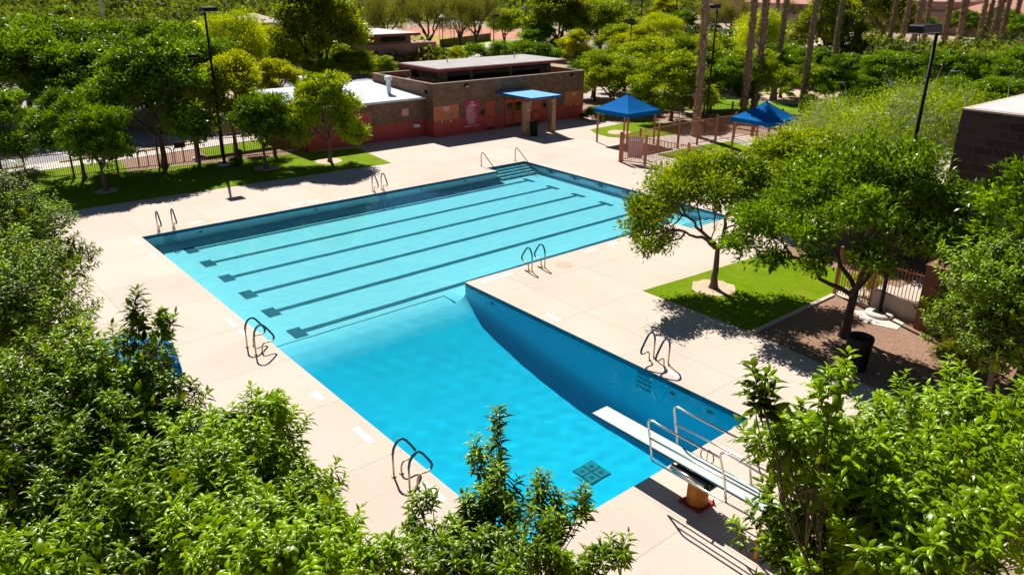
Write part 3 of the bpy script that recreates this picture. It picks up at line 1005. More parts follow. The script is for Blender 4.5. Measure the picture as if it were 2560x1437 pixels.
# ---- blue shade canopies
def canopy(x0, y0, sx, sy, ze, za, lab, post=M['terracotta']):
    t = empty('shade_canopy', (x0 + sx / 2, y0 + sy / 2, 0), lab, 'canopy', 'blue shade canopies')
    cx, cyy = x0 + sx / 2, y0 + sy / 2
    o = 0.22
    a = [(x0 - o, y0 - o), (x0 + sx + o, y0 - o), (x0 + sx + o, y0 + sy + o), (x0 - o, y0 + sy + o)]
    mb = MB()
    n = 7
    for i in range(4):
        p, q = a[i], a[(i + 1) % 4]
        # fabric sags a little between eave and peak
        rows = []
        for r in range(n + 1):
            f = r / n
            z = ze + 0.2 + (za - ze - 0.2) * (f ** 1.12)
            rows.append([(p[0] + (cx - p[0]) * f, p[1] + (cyy - p[1]) * f, z), (q[0] + (cx - q[0]) * f, q[1] + (cyy - q[1]) * f, z)])
        for r in range(n):
            mb.quad(rows[r][0], rows[r][1], rows[r + 1][1], rows[r + 1][0])
    top = mb.build('canopy_top', M['canvas'], t)
    mb = MB()
    for p in a:
        mb.tube([(p[0] + (cx - p[0]) * f, p[1] + (cyy - p[1]) * f, ze + 0.2 + (za - ze - 0.2) * (f ** 1.12) + .004) for f in [k / n for k in range(n + 1)]], 0.012, 5)
    mb.lathe([(0.09, za - .015), (0.07, za + .03), (0.02, za + .05)], cx, cyy, 10)
    mb.build('seam', plain('blue_seam', (0.0, 0.09, 0.30), 0.85, 0.06, 2, spec=0.04), top)
    mb = MB()
    for i in range(4):
        p, q = a[i], a[(i + 1) % 4]
        d = Vector((q[0] - p[0], q[1] - p[1], 0)).normalized()
        nn = Vector((-d.y, d.x, 0)) * 0.012
        mb.prism([p, q, (q[0] + nn.x, q[1] + nn.y), (p[0] + nn.x, p[1] + nn.y)], ze - 0.06, ze + 0.195)
    mb.build('valance', M['canvas'], t)
    for px, py in ((x0, y0), (x0 + sx, y0), (x0 + sx, y0 + sy), (x0, y0 + sy)):
        MB().box(px - 0.05, px + 0.05, py - 0.05, py + 0.05, 0, ze + 0.1).build('post', post, t)
canopy(-2.42, 30.75, 2.75, 2.75, 2.12, 3.32, 'blue pyramid shade canopy nearer the pool building, at the deck corner')
canopy(5.45, 35.3, 2.55, 2.75, 2.12, 3.32, 'blue pyramid shade canopy behind the play yard fence, among the palms')
def umbrella(x, y, r, ze, za, lab):
    t = empty('umbrella', (x, y, 0), lab, 'umbrella', 'round blue umbrellas on the near deck')
    mb = MB()
    n = 8
    rows = []
    for k in range(7):
        f = k / 6
        rr = r * math.cos(f * math.pi / 2) ** 0.8 if k < 6 else 0.03
        rows.append([(x + rr * math.cos(2 * math.pi * i / n + .2), y + rr * math.sin(2 * math.pi * i / n + .2), ze + (za - ze) * math.sin(f * math.pi / 2)) for i in range(n)])
    for k in range(6):
        for i in range(n):
            j = (i + 1) % n
            mb.quad(rows[k][i], rows[k][j], rows[k + 1][j], rows[k + 1][i])
    for i in range(n):
        j = (i + 1) % n
        a, b = rows[0][i], rows[0][j]
        mb.quad((a[0], a[1], ze - .18), (b[0], b[1], ze - .18), b, a)
    mb.build('umbrella_top', M['canvas'], t)
    MB().tube([(x, y, 0), (x, y, za - .02)], .03, 8).build('pole', M['steel'], t)
    for i in range(n):
        a = rows[0][i]
        MB().tube([(x, y, za - .06), (a[0] - (a[0] - x) * .02, a[1] - (a[1] - y) * .02, ze - .02)], .012, 5).build('rib', M['steel'], t)
umbrella(16.75, -5.0, 1.45, 2.1, 2.7, 'round blue umbrella half hidden under the left foreground tree, farther one')
umbrella(21.6, -4.6, 1.3, 2.05, 2.6, 'round blue umbrella buried in foreground leaves beside the near pool edge')

# ---- trash cans
def bin_(x, y, lab, h=0.95, r=0.30):
    t = empty('trash_can', (x, y, 0), lab, 'trash can', 'black trash cans')
    MB().lathe([(r * 0.82, 0), (r * 0.9, h * 0.3), (r, h * 0.86), (r * 1.04, h * 0.88), (r * 1.04, h * 0.93)], x, y, 24).build('bin_body', M['black_pl'], t)
    MB().lathe([(r * 1.06, h * 0.932), (r * 1.02, h * 1.0), (r * 0.6, h * 1.05), (r * 0.3, h * 1.06)], x, y, 24).build('lid', M['black_pl'], t)
bin_(-6.75, 28.75, 'black trash can against the left column of the blue entry canopy', 0.95, 0.3)
bin_(25.75, 12.55, 'black trash can in tree shade at the edge of the gravel bed', 1.05, 0.36)

# ---- pool building
PX, PY0, PY1, PZ = -10.45, 22.62, 37.35, 3.66
t = empty('pool_building', (PX, 30, 0), 'brown block pool building with red base band, flat roof tower and white roofed wing', 'building')
bld = t
mb = MB()
yb = [PY0, 24.79, 35.23, PY1]
zb = [0, 1.13, 2.15, PZ]
for i in range(3):
    for j in range(3):
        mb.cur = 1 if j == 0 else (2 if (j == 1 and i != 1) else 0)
        mb.quad((PX, yb[i], zb[j]), (PX, yb[i + 1], zb[j]), (PX, yb[i + 1], zb[j + 1]), (PX, yb[i], zb[j + 1]))
XB2 = -18.6
for yy, flip in ((PY0, 1), (PY1, 0)):
    for z0, z1, c in ((0, 1.13, 1), (1.13, PZ, 0)):
        mb.cur = c
        q = [(XB2, yy, z0), (PX, yy, z0), (PX, yy, z1), (XB2, yy, z1)]
        mb.quad(*(q if flip else q[::-1]))
mb.cur = 0
mb.quad((XB2, PY1, 0), (XB2, PY0, 0), (XB2, PY0, PZ), (XB2, PY1, PZ))
tw = 0.2
x0, x1, y0, y1 = XB2, PX, PY0, PY1
mb.quad((x0 + tw, y0 + tw, 3.2), (x1 - tw, y0 + tw, 3.2), (x1 - tw, y0 + tw, PZ), (x0 + tw, y0 + tw, PZ))
mb.quad((x1 - tw, y0 + tw, 3.2), (x1 - tw, y1 - tw, 3.2), (x1 - tw, y1 - tw, PZ), (x1 - tw, y0 + tw, PZ))
mb.quad((x1 - tw, y1 - tw, 3.2), (x0 + tw, y1 - tw, 3.2), (x0 + tw, y1 - tw, PZ), (x1 - tw, y1 - tw, PZ))
mb.quad((x0 + tw, y1 - tw, 3.2), (x0 + tw, y0 + tw, 3.2), (x0 + tw, y0 + tw, PZ), (x0 + tw, y1 - tw, PZ))
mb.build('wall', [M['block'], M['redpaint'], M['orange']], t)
mb = MB()
mb.box(x0 - .02, x1 + .02, y0 - .02, y0 + tw + .01, PZ, PZ + .05).box(x0 - .02, x1 + .02, y1 - tw - .01, y1 + .02, PZ, PZ + .05)
mb.box(x1 - tw - .01, x1 + .02, y0 + tw + .01, y1 - tw - .01, PZ, PZ + .05).box(x0 - .02, x0 + tw + .01, y0 + tw + .01, y1 - tw - .01, PZ, PZ + .05)
mb.build('parapet_cap', plain('parapet_capping', (0.30, 0.20, 0.14), 0.8, 0.1, 3), t)
mb = MB().box(x0 + tw + .003, x1 - tw - .003, y0 + tw + .003, y1 - tw - .003, 3.1, 3.2)
mb.build('flat_roof', M['roof_dark'], t)
mb = MB()
mb.box(-16.6, -12.55, 24.7, 35.6, 3.2, 4.30)
tower = mb.build('clerestory', M['block'], t)
for a, b in ((25.35, 27.4), (27.7, 31.2), (31.5, 35.2)):
    MB().box(-12.546, -12.52, a, b, 3.52, 4.22).build('window', M['glass'], tower)
for a, b in ((-16.3, -15.2), (-15.0, -13.9), (-13.7, -12.9)):
    MB().box(a, b, 24.67, 24.697, 3.52, 4.22).build('window', M['glass'], tower)
mb = MB().box(-16.9, -11.5, 23.85, 36.45, 4.305, 4.50)
MB().box(-16.75, -11.65, 24.0, 36.3, 4.503, 4.53).build('roof_deck', plain('grey_membrane', (0.36, 0.335, 0.335), 0.85, 0.12, 0.7), mb.build('tower_roof', M['maroon'], t))
for x, y in ((-15.0, 27.1), (-14.9, 33.7)):
    MB().tube([(x, y, 4.53), (x, y, 4.95)], 0.05, 8).build('vent_pipe', M['galv'], t)
# entry canopy on two block columns
cn = MB().box(PX, -6.45, 28.15, 31.05, 2.66, 2.74).build('entry_canopy', M['bluemetal'], t)
mb = MB()
mb.box(-6.448, -6.43, 28.13, 31.07, 2.62, 2.745).box(PX + .01, -6.448, 28.13, 28.148, 2.62, 2.745).box(PX + .01, -6.448, 31.052, 31.07, 2.62, 2.745)
mb.build('fascia', M['canvas'], cn)
mb = MB().box(-7.30, -7.10, 28.2, 31.0, 2.44, 2.655)
mb.build('beam', M['redpaint'], cn)
for yy in (28.35, 30.85):
    c = MB().box(-7.42, -6.98, yy - 0.2, yy + 0.2, 0, 2.655 if False else 2.43).build('column', M['block_tan'], t)
    mb = MB()
    mb.add([(-6.975, yy, 1.60), (-6.975, yy + 0.17, 1.83), (-6.975, yy, 2.06), (-6.975, yy - 0.17, 1.83)], [(0, 1, 2, 3)])
    mb.build('diamond_sign', M['black'], c)
    mb = MB()
    mb.add([(-6.972, yy, 1.66), (-6.972, yy + 0.125, 1.83), (-6.972, yy, 2.0), (-6.972, yy - 0.125, 1.83)], [(0, 1, 2, 3)])
    mb.build('diamond_face', M['ivory'], c)
# doors, signs and fittings of the front wall
def door(y0, y1, z1, win=False, frame=True):
    d = MB().box(PX + 0.003, PX + 0.05, y0, y1, 0.02, z1).build('door', M['reddoor'], t)
    mb = MB()
    mb.box(PX + 0.003, PX + 0.08, y0 - 0.09, y0 - .002, 0, z1 + 0.08).box(PX + 0.003, PX + 0.08, y1 + .002, y1 + 0.09, 0, z1 + 0.08).box(PX + 0.003, PX + 0.08, y0 - .002, y1 + .002, z1 + .002, z1 + 0.08)
    mb.build('frame', M['redpaint'], d)
    if win:
        MB().box(PX + 0.051, PX + 0.06, y0 + 0.12, y1 - 0.1, 1.2, 1.84).build('window', M['glass'], d)
    MB().box(PX + 0.051, PX + 0.055, y0 + 0.04, y1 - 0.04, 0.03, 0.28).build('kick_plate', M['wood'], d)
    MB().tube([(PX + 0.10, y0 + 0.08, 0.98), (PX + 0.10, y1 - 0.08, 0.98)], 0.018, 8).build('handle', M['black'], d)
door(27.25, 28.05, 2.06)
door(29.12, 29.88, 2.06, True)
door(29.93, 30.70, 2.06, True)
door(31.85, 32.6, 1.98)
MB().box(PX + 0.062, PX + 0.075, 29.86, 29.95, 0.85, 1.3).build('notice', M['white'], t)
s = MB().box(PX + 0.003, PX + 0.03, 25.38, 26.56, 0.58, 2.33).build('rules_sign', M['sign'], t)
r_ = random.Random(3)
mb = MB()
def bars(y0, y1, z, h, gap=0.03):
    y = y0
    while y < y1 - 0.03:
        w = min(r_.uniform(0.04, 0.13), y1 - y)
        mb.box(PX + 0.0305, PX + 0.033, y, y + w, z - h / 2, z + h / 2)
        y += w + gap
for z, a, b, h in ((2.24, 25.9, 26.05, .02), (2.17, 25.82, 26.12, .05), (2.08, 25.9, 26.04, .05), (1.99, 25.65, 26.3, .04), (1.91, 25.62, 26.33, .05)):
    bars(a, b, z, h, 0.015)
z = 1.80
while z > 0.66:
    ind = 0.0 if z > 0.92 else 0.1
    bars(25.45 + ind, 26.48 - ind - r_.uniform(0, 0.5 - ind * 3), z, 0.017)
    z -= 0.042
mb.build('sign_lines', M['white'], s)
text_mesh('NO DIVING ALLOWED', 0.135, (PX + 0.012, 25.97, 0.475), (0, 1, 0), (0, 0, 1), M['white'], t, 'lettering')
mb = MB()
bars_ = [(23.45, 23.92, 2.03), (23.48, 23.9, 1.98), (23.42, 23.95, 1.92), (23.45, 23.93, 1.86), (23.55, 23.82, 1.80), (36.08, 36.5, 2.0), (36.05, 36.52, 1.94), (36.1, 36.5, 1.88), (36.15, 36.45, 1.82)]
for a, b, z in bars_:
    y = a
    while y < b:
        w = r_.uniform(0.03, 0.09)
        mb.box(PX + 0.0005, PX + 0.003, y, min(y + w, b), z - 0.015, z + 0.015)
        y += w + 0.015
mb.build('wall_notice', M['white'], t)
for yy, z in ((23.29, 1.06), (24.08, 1.04), (35.9, 1.05), (36.7, 1.07)):
    mb = MB()
    mb.add([(PX + 0.03, yy + 0.06 * math.cos(a), z + 0.06 * math.sin(a)) for a in np.linspace(0, 6.283, 15)[:-1]], [tuple(range(14))])
    mb.box(PX + .002, PX + 0.029, yy - 0.045, yy + 0.045, z - 0.045, z + 0.045)
    mb.build('shower_button', M['white'], t)
for yy, z in ((23.3, 1.6), (24.09, 1.58)):
    MB().tube([(PX, yy, z), (PX + 0.09, yy, z + 0.03), (PX + 0.14, yy, z - 0.04)], 0.022, 8).build('shower_head', M['rust'], t)
for yy, z in ((25.45, 3.42), (36.0, 3.4)):
    mb = MB().box(PX + .002, PX + 0.16, yy - 0.16, yy + 0.16, z - 0.11, z + 0.09, 0.03)
    lt = mb.build('flood_light', M['black'], t)
    MB().box(PX + .05, PX + 0.165, yy - 0.13, yy + 0.13, z - 0.105, z - 0.02).build('lens', M['galv'], lt)
for yy, z in ((28.43, 3.06), (29.9, 2.98)):
    MB().tube([(PX, yy, z + .08), (PX + 0.08, yy, z), (PX + 0.09, yy, z - .1)], 0.025, 8).build('camera_bracket', M['galv'], t)
for yy in (26.88, 33.05):
    MB().lathe([(0.07, 1.2), (0.09, 1.35), (0.06, 1.52)], PX + 0.10, yy, 10).build('wall_lamp', M['black'], t)
mb = MB()
mb.box(PX + .002, PX + .03, 31.55, 31.84, 1.0, 2.05)
mb.build('notice_board', M['ivory'], t)
# low wing with the white metal roof
WX, WY0, WY1, WZ = -11.62, 13.52, 22.6, 2.62
mb = MB()
for y0, y1, c in ((WY0, 16.55, 0), (16.55, 18.35, 0), (18.35, WY1, 0)):
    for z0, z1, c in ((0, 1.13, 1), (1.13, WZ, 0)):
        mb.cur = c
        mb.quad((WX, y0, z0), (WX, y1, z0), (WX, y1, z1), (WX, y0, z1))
for z0, z1, c in ((0, 1.13, 1), (1.13, WZ, 0)):
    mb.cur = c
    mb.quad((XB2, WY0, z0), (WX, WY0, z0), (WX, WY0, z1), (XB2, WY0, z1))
mb.quad((XB2, WY1, 0), (XB2, WY0, 0), (XB2, WY0, 3.0), (XB2, WY1, 3.0))
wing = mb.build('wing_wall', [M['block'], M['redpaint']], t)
mb = MB()
RZ0, RZ1, RX0, RX1 = 2.74, 3.12, -11.35, -18.9
nr = 24
for i in range(nr):
    ya = 13.25 + (WY1 - 13.27) * i / nr
    yb_ = 13.25 + (WY1 - 13.27) * (i + 1) / nr
    ym = ya + (yb_ - ya) * 0.88
    yn = ya + (yb_ - ya) * 0.94
    mb.quad((RX0, ya, RZ0), (RX0, ym, RZ0), (RX1, ym, RZ1), (RX1, ya, RZ1))
    for (p, q, dp, dq) in ((ym, yn, 0, .018), (yn, yb_, .018, 0)):
        mb.quad((RX0, p, RZ0 + dp), (RX0, q, RZ0 + dq), (RX1, q, RZ1 + dq), (RX1, p, RZ1 + dp))
mb.quad((RX0, 13.25, RZ0 - .14), (RX0, WY1 - .02, RZ0 - .14), (RX0, WY1 - .02, RZ0), (RX0, 13.25, RZ0))
mb.quad((RX0, 13.25, RZ0 - .14), (RX0, 13.25, RZ0), (RX1, 13.25, RZ1), (RX1, 13.25, RZ1 - .14))
mb.quad((RX0, 13.25, RZ0 - .02), (RX1, 13.25, RZ1 - .02), (RX1, WY1 - .02, RZ1 - .02), (RX0, WY1 - .02, RZ0 - .02))
wr = mb.build('metal_roof', M['white_metal'], t)
mb = MB()
mb.lathe([(0.16, 2.9), (0.16, 3.75), (0.17, 3.76), (0.28, 3.8), (0.29, 4.02), (0.2, 4.08)], -13.6, 21.0, 20)
mb.build('flue', M['white_metal'], wr)
mb = MB()
mb.lathe([(0.55, 2.9), (0.55, 3.1), (0.42, 3.15), (0.44, 3.65), (0.56, 3.98), (0.5, 3.99)], -17.3, 16.6, 22)
mb.build('exhaust_fan', M['galv'], wr)
mb = MB()
mb.box(WX + .002, WX + .03, 16.85, 18.2, 0.06, 2.02)
lv = mb.build('louvre_door', M['reddoor'], t)
mb = MB()
for y in (16.80, 17.55, 18.22):
    mb.box(WX + .031, WX + .06, y - .05, y + .05, 0.03, 2.06)
for z in (0.05, 1.25, 2.04):
    mb.box(WX + .061, WX + .07, 16.8, 18.25, z - .03, z + .03)
mb.build('frame', M['terracotta'], lv)
mb = MB()
for i in range(26):
    z = 0.12 + i * 0.072
    if abs(z - 1.25) > 0.05:
        mb.box(WX + .031, WX + .045, 16.86, 17.49, z, z + .03).box(WX + .031, WX + .045, 17.61, 18.16, z, z + .03)
mb.build('louvre', M['redpaint'], lv)
for y0, y1, z0, z1 in ((20.72, 21.32, 1.52, 2.06), (15.62, 16.26, 1.25, 1.66)):
    s = MB().box(WX + .002, WX + .02, y0, y1, z0, z1).build('wing_sign', M['pinksign'], t)
    mb = MB()
    z = z1 - .07
    while z > z0 + .04:
        y = y0 + .05
        while y < y1 - .06:
            w = r_.uniform(.05, .13)
            mb.box(WX + .0205, WX + .023, y, min(y + w, y1 - .05), z - .014, z + .014)
            y += w + .02
        z -= .062
    mb.build('sign_lines', M['white'], s)
mb = MB().box(WX + .002, WX + .34, 21.5, 22.0, 0.72, 0.95, .05)
mb.tube([(WX + .3, 21.6, .95), (WX + .3, 21.62, 1.02)], .03, 8)
mb.build('drinking_fountain', M['galv'], t)
# end wall of the wing: a double door behind the picket gate
d = MB().box(-14.2, -12.5, WY0 - .03, WY0 - .002, .05, 2.1).build('door', M['reddoor'], t)
mb = MB()
for x in (-14.25, -13.35, -12.45):
    mb.box(x - .05, x + .05, WY0 - .06, WY0 - .031, 0, 2.15)
mb.box(-14.2, -12.5, WY0 - .06, WY0 - .031, 2.1, 2.2)
mb.build('frame', M['terracotta'], d)
fx_ = MB().box(PX - 1.0, PX - 0.75, PY0 - .14, PY0 - .002, 2.95, 3.2, .03).build('flood_light', M['black'], t)

# ---- iron fences: posts and picket panels
def fence(name, pts, h, label, mat, post=0.08, step=0.11, bay=2.4, rail=(0.12, 0.86), spear=True, group='iron picket fences', top_over=0.08, pk=0.011):
    t = empty(name, (pts[0][0], pts[0][1], 0), label, 'fence', group)
    posts = []
    for (a, b) in zip(pts, pts[1:]):
        A, B = Vector((a[0], a[1], 0)), Vector((b[0], b[1], 0))
        ln = (B - A).length
        nb = max(1, round(ln / bay))
        d = (B - A).normalized()
        for i in range(nb):
            p, q = A.lerp(B, i / nb), A.lerp(B, (i + 1) / nb)
            posts.append(p)
            mb = MB()
            n = max(2, int((q - p).length / step))
            for k in range(1, n):
                c = p.lerp(q, k / n)
                zt = h if spear else h * rail[1]
                mb.box(c.x - pk, c.x + pk, c.y - pk, c.y + pk, 0.06, zt)
            nrm = Vector((-d.y, d.x, 0)) * 0.017
            for rz in rail:
                z = h * rz
                s_, e_ = p + d * post / 2, q - d * post / 2
                mb.prism([(s_.x - nrm.x, s_.y - nrm.y), (e_.x - nrm.x, e_.y - nrm.y), (e_.x + nrm.x, e_.y + nrm.y), (s_.x + nrm.x, s_.y + nrm.y)], z - 0.02, z + 0.02)
            mb.build('picket_panel', mat, t)
    posts.append(Vector((pts[-1][0], pts[-1][1], 0)))
    for p in posts:
        w = post / 2
        MB().box(p.x - w, p.x + w, p.y - w, p.y + w, 0, h + top_over, 0.012).build('post', mat, t)
    return t
fence('iron_fence', [(-14.2, -8.6), (-13.35, -2.0), (-12.45, 6.85), (-11.75, 11.3)], 1.62, 'dark iron picket fence between the shaded lawn and the parking lot', M['iron'], 0.10)
fence('picket_gate', [(-11.75, 11.42), (-11.5, 13.42)], 1.85, 'rust brown picket gate joining the lawn fence to the wing of the pool building', M['iron'], 0.09, 0.10, 2.2)
fence('iron_fence', [(-16.2, 44.7), (-9.6, 45.2), (-1.4, 45.0), (7.5, 44.9), (16, 44.9)], 1.55, 'rust brown picket fence along the park lawn behind the canopies', M['iron'], 0.11, 0.14, 2.5, group='iron picket fences')
fence('iron_fence', [(-16.2, 44.6), (-16.0, 37.6)], 1.55, 'short picket fence run from the building end back to the park fence', M['iron'], 0.11, 0.14, 2.5)
fence('yard_fence', [(2.80, 27.40), (2.45, 31.4), (2.5, 37.6), (2.9, 41.4)], 1.78, 'terracotta picket fence of the wading yard, side facing the pool building', M['terracotta'], 0.11, 0.12, 2.3, (0.06, 0.93), False)
fence('yard_fence', [(2.92, 27.44), (4.35, 27.95), (7.4, 28.1), (13.5, 28.3)], 1.78, 'terracotta picket fence of the wading yard, side facing the swimming pool', M['terracotta'], 0.11, 0.12, 2.6, (0.06, 0.93), False)
fence('yard_fence', [(2.95, 41.5), (9, 42.5), (14, 42.6)], 1.78, 'terracotta picket fence closing the back of the wading yard', M['terracotta'], 0.11, 0.14, 2.6, (0.06, 0.93), False)
fence('iron_fence', [(22.40, 17.52), (23.72, 17.52)], 1.75, 'short rust picket fence at the end of the grass corner', M['terracotta'], 0.10, 0.10, 1.3, group='iron picket fences')
s = MB().box(3.25, 4.15, 27.50, 27.515, 0.35, 1.62)
for i, v in enumerate(s.v):
    x, y, z = v
    s.v[i] = (x, y + (x - 2.92) * 0.357 - 0.05, z)
sg = tag(s.build('yard_banner', M['banner']), 'faded pink and white banner hung on the wading yard fence', 'banner')
mb = MB()
for z in (1.5, 1.42):
    mb.box(3.34, 4.05, 27.495, 27.498, z - 0.02, z + 0.02)
for i, v in enumerate(mb.v):
    x, y, z = v
    mb.v[i] = (x, y + (x - 2.92) * 0.357 - 0.05, z)
mb.build('banner_stripe', M['white'], sg)
s = MB().box(-12.62, -12.60, 5.6, 6.25, 1.05, 1.36)
tag(s.build('fence_sign', M['iron_dark']), 'small dark sign fixed to the iron fence near the bike hoops', 'sign')
# sliding vehicle gate with a woven screen, outside the fence
t = empty('sliding_gate', (-15.0, 7.6, 0), 'long sliding gate with woven grey screen behind the thick reddish trunk', 'gate')
gp = [(-14.9, 7.55), (-15.0, 9.15), (-15.1, 10.7), (-15.2, 12.3), (-15.3, 13.9)]
for a, b in zip(gp, gp[1:]):
    mb = MB().prism([(a[0] - .012, a[1] + .05), (b[0] - .012, b[1] - .05), (b[0] + .012, b[1] - .05), (a[0] + .012, a[1] + .05)], 1.12, 2.02)
    mb.build('screen_panel', M['mesh'], t)
mb = MB()
mb.prism([(gp[0][0] - .04, gp[0][1]), (gp[-1][0] - .04, gp[-1][1]), (gp[-1][0] + .04, gp[-1][1]), (gp[0][0] + .04, gp[0][1])], 1.03, 1.11)
mb.prism([(gp[0][0] - .03, gp[0][1]), (gp[-1][0] - .03, gp[-1][1]), (gp[-1][0] + .03, gp[-1][1]), (gp[0][0] + .03, gp[0][1])], 2.025, 2.07)
mb.build('rail', M['iron'], t)
for i, (x, y) in enumerate(gp):
    w = 0.07 if i == 0 else 0.035
    MB().box(x - w, x + w, y - w, y + w, 0, 2.3 if i == 0 else 2.1).build('post', M['iron'], t)
# low stucco wall with block pillar on the right
t = empty('boundary_wall', (25, 17.3, 0), 'low grey stucco wall with rusty pickets ending in a reddish block pillar', 'wall')
mb = MB().box(23.85, 25.55, 17.25, 17.45, 0, 0.62)
mb.box(23.85, 25.55, 17.22, 17.48, 0.622, 0.70)
mb.build('low_wall', M['stucco_tan'], t)
mb = MB().box(25.56, 26.35, 16.75, 17.55, 0, 2.15)
mb.box(25.53, 26.38, 16.72, 17.58, 2.152, 2.24)
mb.build('pillar', M['block_red'], t)
mb = MB()
for k in range(14):
    x = 23.92 + k * 0.12
    mb.box(x - .01, x + .01, 17.34, 17.36, 0.702, 1.72)
mb.box(23.86, 25.55, 17.335, 17.365, 1.60, 1.64)
mb.build('picket_panel', M['terracotta'], t)
MB().box(26.36, 36, 17.05, 17.25, 0, 1.9).build('long_wall', M['block_red'], t)
# pump house
t = empty('pump_house', (24, 21.6, 0), 'tall dark block pump house with a flat pale roof at the right edge', 'building')
hx, hy, hz = 23.84, 21.55, 6.42
MB().box(hx, hx + 12, hy, hy + 9, 0, hz).build('wall', M['block_dark'], t)
MB().box(hx - .03, hx + 12.03, hy - .03, hy + 9.03, hz + .002, hz + .06).build('roof_edge', M['stucco_tan'], t)
MB().box(hx + .18, hx + 11.8, hy + .18, hy + 8.8, hz + .062, hz + .075).build('roof', M['roof'], t)

# ---- lamps and poles
def lamp(x, y, h, lab, r=0.075, head=(0.45, 0.95, 0.26), off=(0, 0.25), foot=True, name='lamp_post', group='black lamp posts'):
    t = empty(name, (x, y, 0), lab, 'lamp post', group)
    MB().tube([(x, y, 0), (x, y, h - .02)], [r, r * 0.72], 12).build('pole', M['black'], t)
    hx, hy_, hz_ = head
    cx, cy_ = x + off[0], y + off[1]
    hd = MB().box(cx - hx / 2, cx + hx / 2, cy_ - hy_ / 2, cy_ + hy_ / 2, h - hz_, h, 0.03).build('lamp_head', M['black'], t)
    MB().box(cx - hx / 2 + .04, cx + hx / 2 - .04, cy_ - hy_ / 2 + .04, cy_ + hy_ / 2 - .04, h - hz_ - .02, h - hz_ - .002).build('lens', M['galv'], hd)
    if foot:
        MB().lathe([(0.45, 0), (0.45, 0.10), (0.40, 0.13)], x, y, 22).build('footing', M['walk'], t)
        MB().box(x - .17, x + .17, y - .17, y + .17, 0.131, 0.17).build('base_plate', M['black'], t)
    return t
lamp(-11.28, 7.96, 8.89, 'tall black lamp post with a flat box head on the left lawn', 0.085, (0.6, 0.8, 0.22), (0.15, 0.2))
lamp(24.34, 16.92, 9.42, 'tall black lamp post with a side arm head beside the gravel bed', 0.07, (0.45, 1.2, 0.22), (-0.1, -0.62))
lamp(-0.15, 39.95, 8.95, 'slender black lamp post between the first and second palms', 0.075, (0.45, 0.85, 0.28), (0, -0.35), False)
lamp(-13.75, 7.35, 6.2, 'black parking lamp pole rising into the dark tree left of the tall lamp post', 0.07, (0.4, 0.8, 0.2), (0, 0.3))
lamp(-37.3, 26.3, 5.6, 'short black park lamp standing before the big dark tree', 0.08, (0.5, 1.0, 0.26), (0, -0.35), False)
lamp(-48.0, 37.5, 5.6, 'black park lamp with pale top above the small park building', 0.08, (0.5, 1.0, 0.26), (0, -0.35), False)
lamp(-59.0, 67.0, 5.4, 'black park lamp in front of the round dome tree', 0.08, (0.5, 1.0, 0.26), (0, 0.35), False)
lamp(-32.0, 67.0, 6.0, 'black park lamp behind the bushes right of the yellow dome tree', 0.08, (0.5, 1.0, 0.26), (0, -0.35), False)
lamp(11.5, 68.0, 8.2, 'black lamp post at the right picture edge behind the leafy trees', 0.09, (0.5, 1.1, 0.28), (0, 0.5), False)
for x, y, h, lab in ((-60.5, 58.8, 5.2, 'park lantern with a white cone shade beside the forked olive tree'), (-63.5, 63.0, 4.2, 'park lantern half hidden beside the thin olive tree')):
    t = empty('park_lantern', (x, y, 0), lab, 'lantern', 'park lanterns')
    MB().tube([(x, y, 0), (x, y, h)], 0.06, 8).build('pole', M['black'], t)
    MB().lathe([(0.5, h), (0.12, h + .35), (0.05, h + .45)], x, y, 12).build('lamp_shade', M['galv'], t)
for x, y, h, lab in ((-95, -18, 16, 'thick grey utility pole near the top left corner'), (-105, 25, 17, 'utility pole in the scrub left of the lamp head'), (-98, 52, 18, 'left mast of the twin ball field masts'), (-98, 53.3, 18, 'right mast of the twin ball field masts')):
    tag(MB().tube([(x, y, 0), (x, y, h)], [0.22, 0.15], 8).build('utility_pole', M['galv']), lab, 'pole', 'tall poles beyond the park')

# ---- parking fittings, bike hoops, benches
for x, y, a, lab in ((-17.75, 1.3, 80, 'yellow wheel stop farthest left in the parking lot'), (-18.0, 5.3, 80, 'yellow wheel stop behind the flared tree trunk'), (-18.3, 8.2, 80, 'yellow wheel stop left of the sliding gate'), (-17.6, -2.4, 80, 'yellow wheel stop at the left picture edge')):
    o = MB().box(-0.9, 0.9, -.08, .08, 0, .13, .03).build('wheel_stop', M['yellow'])
    o.location = (x, y, 0.0 - .012)
    o.rotation_euler = (0, 0, R(a + 14))
    tag(o, lab, 'wheel stop', 'yellow wheel stops')
for x, y, lab in ((-14.05, 4.15, 'brown bike hoop left of the flared tree trunk'), (-14.0, 5.55, 'brown bike hoop right behind the flared tree trunk'), (-14.1, 6.25, 'brown bike hoop right of the flared tree trunk')):
    p = [(x, y - .27, 0), (x, y - .27, .62)] + [(x, y - .27 * math.cos(a), .62 + .27 * math.sin(a)) for a in np.linspace(0.2, 2.94, 9)] + [(x, y + .27, .62), (x, y + .27, 0)]
    tag(MB().tube(p, 0.035, 8).build('bike_hoop', M['iron']), lab, 'bike rack', 'bike hoops')
tag(MB().box(-12.0, -11.85, 9.15, 9.3, 0, .55, .02).box(-12.05, -11.8, 9.1, 9.35, .552, .66, .02).build('bollard_light', M['iron_dark']), 'short dark bollard light by the thick reddish trunk', 'bollard')
